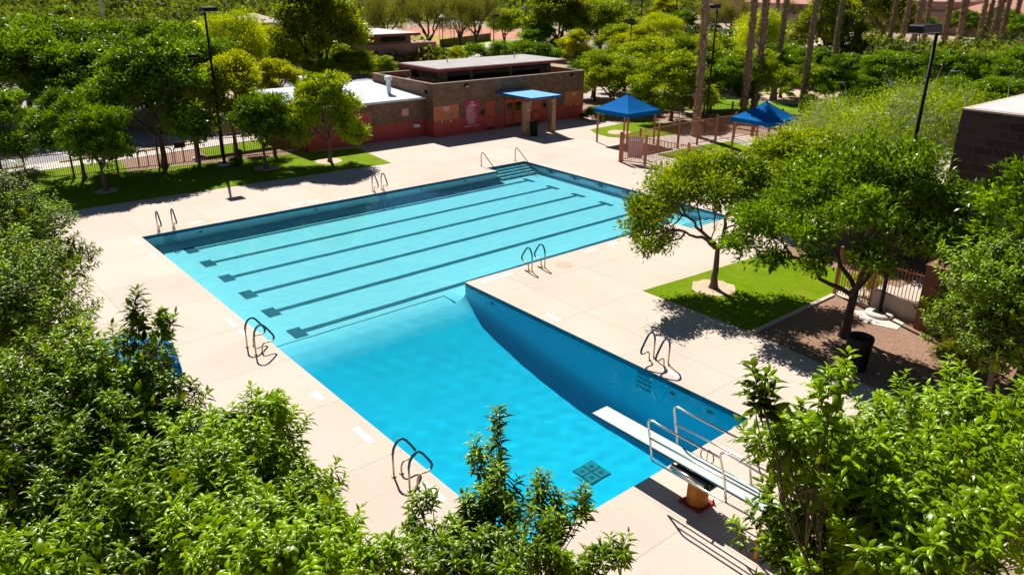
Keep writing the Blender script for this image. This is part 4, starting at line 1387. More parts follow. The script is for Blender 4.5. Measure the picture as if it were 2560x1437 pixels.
def bench(x, y, lab):
    t = empty('park_bench', (x, y, 0), lab, 'bench', 'slatted park benches')
    mb = MB()
    for k in range(5):
        mb.box(x - .9, x + .9, y - .22 + k * .09, y - .15 + k * .09, .43, .46)
    mb.build('seat', M['wood'], t)
    mb = MB()
    for k in range(5):
        mb.box(x - .9, x + .9, y + .26, y + .29, .52 + k * .09, .58 + k * .09)
    mb.build('backrest', M['wood'], t)
    for s in (-.82, .82):
        MB().tube([(x + s, y - .2, 0), (x + s, y - .22, .64), (x + s, y + .1, .66), (x + s, y + .3, .6), (x + s, y + .28, 0)], .03, 8).build('leg', M['iron_dark'], t)
bench(-5.9, 43.3, 'dark slatted bench behind the left canopy, under the ash tree')
bench(1.0, 43.2, 'dark slatted bench between the first palm and the right canopy')

# ---- second park building and houses
t = empty('park_building', (-50, 43, 0), 'small pink park building with a flat overhanging roof behind the trees', 'building')
MB().box(-55.5, -47.5, 37.5, 48.6, 0, 3.1).build('wall', M['stucco'], t)
MB().box(-54.0, -47.6, 38.5, 45.0, 3.102, 4.15).build('clerestory', M['block'], t)
MB().box(-47.598, -47.56, 40.8, 44.2, 3.35, 4.0).build('window', M['glass'], t)
rf = MB().box(-54.6, -44.8, 37.4, 44.6, 4.155, 4.42).build('roof', M['maroon'], t)
MB().box(-54.5, -44.95, 37.5, 44.5, 4.422, 4.45).build('roof_deck', M['roof'], rf)
MB().box(-47.498, -47.46, 45.6, 46.6, 0.05, 2.1).build('door', M['reddoor'], t)
def hip(mb, x0, x1, y0, y1, z0, z1, o=0.5):
    x0, x1, y0, y1 = x0 - o, x1 + o, y0 - o, y1 + o
    m = min(x1 - x0, y1 - y0) / 2
    if x1 - x0 > y1 - y0:
        a, b = (x0 + m, (y0 + y1) / 2, z1), (x1 - m, (y0 + y1) / 2, z1)
        mb.add([(x0, y0, z0), (x1, y0, z0), (x1, y1, z0), (x0, y1, z0), a, b], [(0, 1, 5, 4), (1, 2, 5), (2, 3, 4, 5), (3, 0, 4), (3, 2, 1, 0)])
    else:
        a, b = ((x0 + x1) / 2, y0 + m, z1), ((x0 + x1) / 2, y1 - m, z1)
        mb.add([(x0, y0, z0), (x1, y0, z0), (x1, y1, z0), (x0, y1, z0), a, b], [(0, 1, 4), (1, 2, 5, 4), (2, 3, 5), (3, 0, 4, 5), (3, 2, 1, 0)])
def house(x0, x1, y0, y1, zw, zr, wall, roof, lab, wins=()):
    t = empty('house', ((x0 + x1) / 2, (y0 + y1) / 2, 0), lab, 'house', 'houses beyond the park')
    MB().box(x0, x1, y0, y1, 0, zw).build('wall', M[wall], t)
    mb = MB()
    hip(mb, x0, x1, y0, y1, zw + .003, zr)
    mb.build('roof', M[roof], t)
    n = max(1, int((y1 - y0) / 5))
    for k in range(n):
        yc = y0 + (y1 - y0) * (k + .5) / n
        MB().box(x1 + .003, x1 + .05, yc - .8, yc + .8, 1.0, 2.2).build('window', M['glass'], t)
    return t
house(-117, -109, 48, 57, 2.4, 3.9, 'stucco_tan', 'paleroof', 'pale hip roofed house left of the twin masts')
house(-110, -103, 13, 20, 2.2, 3.2, 'stucco_tan', 'paleroof', 'low pale roofed house peeking over the left trees')
house(-300, -270, 120, 160, 3.2, 6.5, 'stucco', 'paleroof', 'distant house row with pinkish roof above the twin masts')
house(-225, -205, 185, 205, 3.2, 6.2, 'stucco_tan', 'roof', 'distant grey roofed house above the round dome tree')
house(-214, -190, 250, 270, 3.2, 6.2, 'stucco_tan', 'roof', 'distant pale house behind the shade frame')
# large pink building with tile roof, top right
t = empty('pink_building', (-70, 178, 0), 'large pink stucco building with clay tile roof behind the palms', 'building')
MB().box(-100, -58, 172, 200, 0, 9.5).build('wall', M['stucco'], t)
mb = MB()
hip(mb, -100, -58, 172, 200, 9.503, 13)
mb.build('roof', M['tileroof'], t)
MB().box(-82, -64, 166, 171.99, 0, 5.4).build('porch_wall', M['stucco_tan'], t)
mb = MB()
mb.add([(-83, 165, 5.4), (-63, 165, 5.4), (-63, 171.9, 7.4), (-83, 171.9, 7.4), (-83, 165, 5.2), (-63, 165, 5.2), (-63, 171.9, 5.2), (-83, 171.9, 5.2)], [(0, 1, 2, 3), (4, 5, 1, 0), (5, 6, 2, 1), (7, 4, 0, 3)])
mb.build('porch_roof', M['tileroof'], t)
for k in range(5):
    MB().box(-98 + k * 8, -95 + k * 8, 171.95, 171.997, 5.9, 7.6).build('window', M['glass'], t)
t = empty('carport', (-57, 158, 0), 'flat white carport with pink columns before the pink building', 'carport')
MB().box(-61, -52, 154, 161, 3.3, 3.75).build('roof', M['white_metal'], t)
for x, y in ((-60.5, 154.5), (-52.7, 154.5), (-60.5, 160.4), (-52.7, 160.4)):
    MB().box(x - .35, x + .35, y - .35, y + .35, 0, 3.298).build('column', M['stucco'], t)
t = empty('tile_roof_building', (-20, 180, 0), 'long purple grey building with clay tile roof at the top right', 'building')
MB().box(-52, 16, 172, 190, 0, 4.6).build('wall', M['stucco'], t)
mb = MB()
hip(mb, -36, 16, 172, 190, 4.603, 8.6, 0.9)
mb.build('roof', M['tileroof'], t)
MB().box(-52, -36.9, 172.5, 189.5, 4.603, 6.6).build('upper_wall', M['stucco'], t)
tag(MB().box(-18, 12, 158, 158.4, 0, 1.7).build('garden_wall', M['stucco_tan']), 'long low tan garden wall behind the farthest palms', 'wall')
# dugout wall and backstop of the ball field
t = empty('dugout_fence', (-74, 72, 0), 'low dark screened ball field fence behind the olive trees', 'fence')
MB().prism([(-70.8, 65.5), (-78.5, 82), (-78.6, 81.95), (-70.9, 65.45)], 0, 1.25).build('screen_panel', M['block'], t)
for k in range(6):
    f = k / 5
    x, y = -70.85 - 7.7 * f, 65.5 + 16.5 * f
    MB().tube([(x, y, 0), (x, y, 4.2)], .05, 6).build('post', M['galv'], t)
# shade frame far behind
t = empty('shade_structure', (-95, 158, 0), 'dark steel shade frame with tall posts in the distance', 'shade structure')
fr = [(-104, 142), (-92, 138), (-84, 152), (-97, 157)]
for x, y in fr:
    MB().tube([(x, y, 0), (x, y, 7.2)], .16, 6).build('post', M['black'], t)
mb = MB()
for i in range(4):
    a, b = fr[i], fr[(i + 1) % 4]
    mb.tube([(a[0], a[1], 7.2), (b[0], b[1], 7.2)], .16, 6)
mb.build('beam', M['black'], t)

# ---- cars
def car(x, y, a, paint, lab, L_=4.6, suv=False):
    t = empty('parked_car', (x, y, 0), lab, 'car', 'cars parked beyond the park', R(a))
    h = 0.78
    prof = [(-L_ / 2, .45), (-L_ / 2 + .05, .8), (-L_ / 2 + .25, .95), (-1.35 if not suv else -2.05, 1.02), (1.1, 1.0), (L_ / 2 - .35, .88), (L_ / 2 - .03, .7), (L_ / 2, .42), (L_ / 2 - .1, .28), (-L_ / 2 + .1, .28)]
    mb = MB()
    n = len(prof)
    vs = [(px, -.88, pz) for px, pz in prof] + [(px, .88, pz) for px, pz in prof]
    fs = [tuple(range(n)), tuple(range(2 * n - 1, n - 1, -1))] + [(i, n + i, n + (i + 1) % n, (i + 1) % n) for i in range(n)]
    mb.add(vs, fs)
    mb.build('body', M[paint], t, world=False)
    top = 1.68 if suv else 1.45
    rb = -2.1 if suv else -1.5
    mb = MB()
    lo = [(rb, .80), (1.05, .80), (1.05, -.80), (rb, -.80)]
    hi = [(rb + .35, .62), (.35, .62), (.35, -.62), (rb + .35, -.62)]
    vs = [(a_, b_, 1.0) for a_, b_ in lo] + [(a_, b_, top - .06) for a_, b_ in hi]
    mb.add(vs, [(0, 1, 5, 4), (1, 2, 6, 5), (2, 3, 7, 6), (3, 0, 4, 7)])
    mb.build('window', M['glass'], t, world=False)
    MB().add([(a_, b_, top - .058) for a_, b_ in hi] + [(a_ * .96, b_ * .92, top) for a_, b_ in hi], [(0, 1, 5, 4), (1, 2, 6, 5), (2, 3, 7, 6), (3, 0, 4, 7), (4, 5, 6, 7)]).build('roof', M[paint], t, world=False)
    for wx in (-L_ / 2 + .85, L_ / 2 - .9):
        for s in (-1, 1):
            mb = MB()
            mb.tube([(wx, s * .70, .33), (wx, s * .90, .33)], .33, 18)
            w = mb.build('wheel', M['rubber'], t, world=False)
            MB().tube([(wx, s * .901, .33), (wx, s * .915, .33)], .2, 14).build('rim', M['galv'], w, world=False)
    return t
car(-68.5, 135.6, 40, 'carwhite', 'white hatchback parked behind the dark branched olive trees', 4.5, True)
car(-18.9, 84.6, 8, 'carblue', 'blue car on the road partly hidden by the fifth palm', 4.6)
car(-24.5, 83.0, 8, 'carwhite', 'white car on the road showing only its end left of the blue car', 4.6)
car(-53, 158, 30, 'carblue', 'dark blue car half under the white carport', 4.5)

# ================================================================= TREES
def unit(a):
    return a / np.maximum(np.linalg.norm(a, axis=-1, keepdims=True), 1e-9)

LEAF_HI = (np.array([(0, 0, 0), (.34, .5, .02), (.36, 0, .09), (.34, -.5, .02), (.70, .36, -.03), (.72, 0, .02), (.70, -.36, -.03), (1, 0, -.16)], float),
           [(0, 2, 1), (0, 3, 2), (1, 2, 5, 4), (2, 3, 6, 5), (4, 5, 7), (5, 6, 7)])
LEAF_MID = (np.array([(0, 0, 0), (.45, .5, .05), (1, 0, -.12), (.45, -.5, .05)], float), [(0, 3, 2, 1)])

def leaves(P, D, Nn, Ln, Wd, tint, tmpl, droop=1.0):
    """P base points, D lengthwise directions, Nn face normals, Ln lengths, Wd widths -> V, flat faces, totals, tint per face"""
    T, F = tmpl
    D = unit(D)
    S = unit(np.cross(Nn, D))
    Nn = np.cross(D, S)
    V = (P[:, None, :] + T[None, :, 0:1] * (Ln[:, None, None] * D[:, None, :]) + T[None, :, 1:2] * (Wd[:, None, None] * S[:, None, :])
         + T[None, :, 2:3] * droop * (Ln[:, None, None] * Nn[:, None, :]))
    k = len(T)
    n = len(P)
    base = (np.arange(n) * k)[:, None]
    flat1 = np.array([i for f in F for i in f])
    flat = (base + flat1[None, :]).ravel()
    tot = np.tile([len(f) for f in F], n)
    tt = np.repeat(tint, len(F))
    return V.reshape(-1, 3), flat, tot, tt

class Wood:
    """collects tapering limbs as one numpy mesh"""
    def __init__(s):
        s.V, s.F, s.n = [], [], 0
    def limb(s, pts, r0, r1, sides=6):
        pts = np.asarray(pts, float)
        m = len(pts)
        t = np.gradient(pts, axis=0)
        t = unit(t)
        ref = np.array([1.0, 0.13, 0.07])
        a = unit(np.cross(t, ref))
        b = np.cross(t, a)
        r = np.linspace(r0, r1, m) if np.isscalar(r0) else np.asarray(r0)
        ang = np.linspace(0, 2 * np.pi, sides, endpoint=False)
        ring = pts[:, None, :] + r[:, None, None] * (a[:, None, :] * np.cos(ang)[None, :, None] + b[:, None, :] * np.sin(ang)[None, :, None])
        s.V.append(ring.reshape(-1, 3))
        i = np.arange(m - 1)[:, None] * sides
        j = np.arange(sides)[None, :]
        k = (j + 1) % sides
        q = np.stack([i + j, i + k, i + sides + k, i + sides + j], -1).reshape(-1, 4) + s.n
        s.F.append(q)
        s.n += m * sides
    def mesh(s, name, mat):
        V = np.concatenate(s.V)
        F = np.concatenate(s.F)
        return mesh_np(name, V, F.ravel(), np.full(len(F), 4), [mat], smooth=True)

def curve(p, q, lift, rng, n=7, wob=0.06):
    p, q = np.asarray(p, float), np.asarray(q, float)
    t = np.linspace(0, 1, n)[:, None]
    L_ = np.linalg.norm(q - p)
    mid = (p + q) / 2 + np.array([0, 0, lift * L_]) + rng.normal(0, wob * L_, 3)
    c = (1 - t) ** 2 * p + 2 * t * (1 - t) * mid + t ** 2 * q
    c[1:-1] += rng.normal(0, wob * 0.25 * L_, (n - 2, 3))
    return c

def lobes_round(rng, H, Rr, z0, n, flat=0.9):
    """crown made of uneven clumps: centres spread in a dome with a hanging skirt, sizes differ"""
    out = []
    for i in range(n):
        a = 2.399 * i + rng.uniform(-.4, .4)
        f = math.sqrt((i + 0.5) / n)
        rr = Rr * 0.72 * f * rng.uniform(.85, 1.12)
        s = Rr * rng.uniform(.20, .37)
        z = z0 + (H - z0) * (0.22 + 0.60 * math.sqrt(max(0, 1 - f * f)) + rng.uniform(-.16, .16))
        z = min(z, H - s * flat * .8)
        out.append((np.array([rr * math.cos(a), rr * math.sin(a), z]), np.array([s, s, s * flat])))
    for i in range(n // 3):
        a = rng.uniform(0, 6.28)
        s = Rr * rng.uniform(.16, .26)
        out.append((np.array([Rr * .85 * math.cos(a), Rr * .85 * math.sin(a), z0 + (H - z0) * rng.uniform(.05, .45)]), np.array([s, s, s * .9])))
    return out

def make_tree(name, seed, H, lobes, fork, r0, leafmat, bark, nclump, per, ll, lw, clump=0.26, hi=False, up=0.5, shell=0.55, droop=1.0, stems=1, twig=True, lean=(0, 0), extra_bare=0, flat_leaf=0.6, shoot=0.0, inner=5.0):
    rng = np.random.default_rng(seed)
    wood = Wood()
    base = np.array([0, 0, 0.0])
    forks = []
    for s in range(stems):
        a = rng.uniform(0, 6.28)
        spread = 0.0 if stems == 1 else 0.35
        fk = np.array([math.cos(a + s * 3) * spread * fork * .5 + lean[0], math.sin(a + s * 3) * spread * fork * .5 + lean[1], fork])
        c = curve(base + np.array([math.cos(a + s * 3), math.sin(a + s * 3), 0]) * (r0 * .6 if stems > 1 else 0), fk, 0, rng, 8, 0.03)
        rad = np.linspace(r0, r0 * .62, 8)
        rad[0] *= 1.5
        rad[1] *= 1.12
        wood.limb(c, rad, None, 9)
        forks.append(fk)
    V, F, TT, TI = [], [], [], []
    nv = 0
    vol = np.array([l[1][0] ** 2 for l in lobes])
    cnt = np.maximum(4, (nclump * vol / vol.sum()).astype(int))
    ctr_all = np.mean([l[0] for l in lobes], axis=0)
    ctr_all[2] = fork + 0.3
    # a few main limbs first, the clumps hang on them
    nmain = max(2, min(5, len(lobes) // 4))
    az = np.array([math.atan2(l[0][1] - lean[1], l[0][0] - lean[0]) for l in lobes])
    a0 = rng.uniform(0, 6.28)
    grp = (((az - a0) % 6.2832) / 6.2832 * nmain).astype(int) % nmain
    mains = {}
    for g_ in set(grp.tolist()):
        mem = [lobes[i][0] for i in range(len(lobes)) if grp[i] == g_]
        tgt = np.mean(mem, axis=0)
        fk = min(forks, key=lambda q: np.linalg.norm(q[:2] - tgt[:2]))
        cvm = curve(fk, fk + (tgt - fk) * .92, .10, rng, 10, .08)
        wood.limb(cvm, r0 * .58, r0 * .2, 7)
        mains[g_] = cvm
    for li, ((c, rad), m) in enumerate(zip(lobes, cnt)):
        cvm = mains[grp[li]]
        dist = np.linalg.norm(cvm - (c * [1, 1, .75]), axis=1)
        jn = int(np.clip(np.argmin(dist) - rng.integers(0, 3), 1, 9))
        end = c - np.array([0, 0, rad[2] * .3])
        cv = curve(cvm[jn], end, 0.12, rng, 7, 0.09)
        rl = r0 * rng.uniform(.20, .30)
        wood.limb(cv, rl, rl * .3, 5)
        d = unit(rng.normal(0, 1, (m, 3)))
        d[:, 2] = np.where(rng.random(m) < 0.25, d[:, 2], np.abs(d[:, 2]) * 1.0 - 0.12)
        d = unit(d)
        u = shell + (1 - shell) * rng.random(m) ** 0.6
        u *= 1 + 0.16 * np.sin(d[:, 0] * 5 + seed) * np.sin(d[:, 1] * 6 + 2 * seed)
        tips = c + d * rad * u[:, None]
        tips[:, 2] = np.maximum(tips[:, 2], 0.35)
        if twig:
            kk = min(m, 26 if not hi else m)
            for i in range(kk):
                j = rng.integers(2, 7)
                wood.limb(curve(cv[j], tips[i], 0.06, rng, 4, 0.06), rl * .16 + .004, .004, 3)
        outd = unit(unit(tips - ctr_all) * 0.75 + d * 0.5 + np.array([0, 0, up]))
        lobe_t = rng.uniform(0.28, 0.72)
        if not hi:
            n = m * per
            ci = np.repeat(np.arange(m), per)
            off = rng.normal(0, 1, (n, 3)) * clump * np.array([1, 1, .65])
            P = tips[ci] + off
            D = outd[ci] * 0.55 + unit(off) * 0.55 + rng.normal(0, .45, (n, 3)) + np.array([0, 0, -.15])
            Nn = np.array([0, 0, 1.0]) * flat_leaf + unit(off) * .3 + rng.normal(0, .42, (n, 3))
            Ln = ll * rng.uniform(.7, 1.3, n)
            Wd = lw * rng.uniform(.75, 1.25, n)
            ti = np.clip(lobe_t + rng.normal(0, .22, m)[ci] + rng.normal(0, .14, n), 0, 1)
            v, f, t_, i_ = leaves(P, D, Nn, Ln, Wd, ti, LEAF_MID, droop)
            k_in = int(inner * m)
            # larger leaf cards added inside each clump to block sunlight
            P = c + unit(rng.normal(0, 1, (k_in, 3))) * rad * (rng.random((k_in, 1)) ** .5) * .78
            vi, fi, tti, tii = leaves(P, rng.normal(0, 1, (k_in, 3)), np.array([0, 0, .8]) + rng.normal(0, .6, (k_in, 3)), ll * rng.uniform(1.2, 1.9, k_in), ll * rng.uniform(.6, .95, k_in), np.clip(lobe_t + rng.normal(0, .2, k_in), 0, 1), LEAF_MID)
            f = np.concatenate([f, fi + len(v)])
            v, t_, i_ = np.concatenate([v, vi]), np.concatenate([t_, tti]), np.concatenate([i_, tii])
        else:
            Ls = (shoot or 0.42) * rng.uniform(.6, 1.35, m)
            n = m * per
            ci = np.repeat(np.arange(m), per)
            s = np.tile((np.arange(per) + .5) / per, m)
            s = 0.12 + 0.88 * s ** 0.8
            axis = outd[ci]
            stem0 = tips[ci] - axis * (Ls[ci] * .55)[:, None]
            P = stem0 + axis * (Ls[ci] * s)[:, None]
            ang = np.tile(np.arange(per) * 2.399, m) + np.repeat(rng.uniform(0, 6.28, m), per)
            a1 = unit(np.cross(axis, np.array([0.31, 0.9, 0.2])))
            b1 = np.cross(axis, a1)
            rad_d = a1 * np.cos(ang)[:, None] + b1 * np.sin(ang)[:, None]
            open_ = np.interp(s, [0, .75, 1], [1.25, 1.0, .35])[:, None]
            D = rad_d * open_ + axis * 0.55 + np.array([0, 0, -.20]) + rng.normal(0, .16, (n, 3))
            Nn = axis * .9 - rad_d * .3 + np.array([0, 0, .35]) + rng.normal(0, .2, (n, 3))
            Ln = ll * rng.uniform(.65, 1.25, n) * np.interp(s, [0, .6, 1], [.9, 1.1, .7])
            Wd = lw * rng.uniform(.8, 1.25, n)
            ti = np.clip(lobe_t - .12 + .7 * (s - .45) + rng.normal(0, .10, m)[ci] + rng.normal(0, .10, n), 0, 1)
            v, f, t_, i_ = leaves(P, D, Nn, Ln, Wd, ti, LEAF_HI, 1.25 * droop)
            k_in = int(inner * m)  # light-blocking leaf cards added inside these clumps as well
            P = c + unit(rng.normal(0, 1, (k_in, 3))) * rad * (rng.random((k_in, 1)) ** .5) * .80
            vi, fi, tti, tii = leaves(P, rng.normal(0, 1, (k_in, 3)), np.array([0, 0, .8]) + rng.normal(0, .6, (k_in, 3)), ll * rng.uniform(1.0, 1.5, k_in), ll * rng.uniform(.45, .65, k_in), np.clip(lobe_t + rng.normal(0, .2, k_in), 0, 1), LEAF_HI)
            f = np.concatenate([f, fi + len(v)])
            v, t_, i_ = np.concatenate([v, vi]), np.concatenate([t_, tti]), np.concatenate([i_, tii])
            for i in range(0, m):
                q = tips[i] - outd[i] * Ls[i] * .6
                wood.limb(np.stack([q, q + outd[i] * Ls[i] * .5, q + outd[i] * Ls[i]]), .0065, .0022, 3)
        V.append(v)
        F.append(f + nv)
        TT.append(t_)
        TI.append(i_)
        nv += len(v)
    if extra_bare:
        for i in range(extra_bare):
            c, rad = lobes[rng.integers(len(lobes))]
            p = c + unit(rng.normal(0, 1, 3)) * rad * rng.uniform(.1, .7)
            q = p + (unit(rng.normal(0, 1, 3)) * .7 + np.array([0, 0, .5])) * rng.uniform(.4, 1.2)
            cc = curve(p, q, .05, rng, 5, .12)
            wood.limb(cc, .022, .006, 4)
            for k in range(2):
                j = rng.integers(2, 5)
                wood.limb(curve(cc[j], cc[j] + unit(rng.normal(0, 1, 3)) * .4 + np.array([0, 0, .2]), .05, rng, 4, .1), .010, .003, 3)
    cm = mesh_np(name + '_crown', np.concatenate(V), np.concatenate(F), np.concatenate(TT), [leafmat], np.concatenate(TI), smooth=hi)
    tm = wood.mesh(name + '_trunk', bark)
    return cm, tm

def plant(meshes, name, x, y, label, group, rz=0.0, sxy=1.0, sz=1.0, z=0.0, cat='tree'):
    t = empty(name, (x, y, z), label, cat, group, rz)
    t.scale = (sxy, sxy, sz)
    for nm, me in (('crown', meshes[0]), ('trunk', meshes[1])):
        o = bpy.data.objects.new(nm, me)
        COL.objects.link(o)
        o.parent = t
    return t

PROTO = {}
def proto(key, H, Rr, *variants):
    PROTO[key] = (H, Rr, variants)
_r = np.random.default_rng
proto('ash', 6.0, 3.0, *[make_tree('ash', s, 6.0, lobes_round(_r(s), 6.0, 3.0, 1.6, 24), 1.5, .15, M['leaf_ash'], M['bark'], 520, 46, .20, .078, .16, stems=1 + (s == 13)) for s in (11, 12, 13)])
def relight(meshes, mat):
    c = meshes[0].copy()
    c.materials.clear()
    c.materials.append(mat)
    return c, meshes[1]
proto('light', 6.0, 3.0, *[relight(v, M['leaf_light']) for v in PROTO['ash'][2]])
proto('lime', 6.0, 3.4, *[make_tree('lime', s, 6.0, lobes_round(_r(s), 6.0, 3.4, 1.2, 17, .9), 1.1, .13, M['leaf_lime'], M['bark_pale'], 800, 36, .17, .042, .24, up=1.0, flat_leaf=.2, extra_bare=26, inner=3.0) for s in (21, 22)])
proto('gold', 5.5, 2.6, *[make_tree('gold', s, 5.5, lobes_round(_r(s), 5.5, 2.6, 1.5, 13), 1.4, .15, M['leaf_gold'], M['bark'], 560, 36, .18, .07, .17, up=.8) for s in (31,)])
proto('mulberry', 9.0, 4.6, *[make_tree('mulberry', s, 9.0, lobes_round(_r(s), 9.0, 4.6, 2.0, 20, .95), 2.0, .26, M['leaf_mul'], M['bark_dark'], 900, 26, .30, .16, .34) for s in (41, 42)])
def lobes_vase(rng, H, Rr, n):
    out = []
    for i in range(n):
        a = 2.399 * i + rng.uniform(-.3, .3)
        f = rng.uniform(.15, 1.0)
        z = H * rng.uniform(.42, .92)
        rr = Rr * (.25 + .55 * f)
        s = Rr * rng.uniform(.22, .36)
        out.append((np.array([rr * math.cos(a), rr * math.sin(a), z]), np.array([s, s, s * 1.5])))
    return out
proto('olive', 7.5, 3.8, *[make_tree('olive', s, 7.5, lobes_vase(_r(s), 7.5, 3.8, 20), 1.5, .24, M['leaf_olive'], M['bark_dark'], 620, 24, .17, .035, .34, up=1.2, flat_leaf=.1, shell=.2, inner=1.5) for s in (51, 52)])
proto('willow', 5.5, 3.0, *[make_tree('willow', s, 5.5, lobes_round(_r(s), 5.5, 3.0, .6, 18, .9), .7, .10, M['leaf_wil'], M['bark_white'], 620, 26, .15, .024, .24, up=.9, flat_leaf=.15, extra_bare=170, stems=3, inner=0.3) for s in (61,)])
NAMES = {'ash': 'ash_tree', 'light': 'ash_tree', 'lime': 'palo_verde_tree', 'gold': 'golden_tree', 'mulberry': 'mulberry_tree', 'olive': 'mesquite_tree', 'willow': 'desert_willow'}
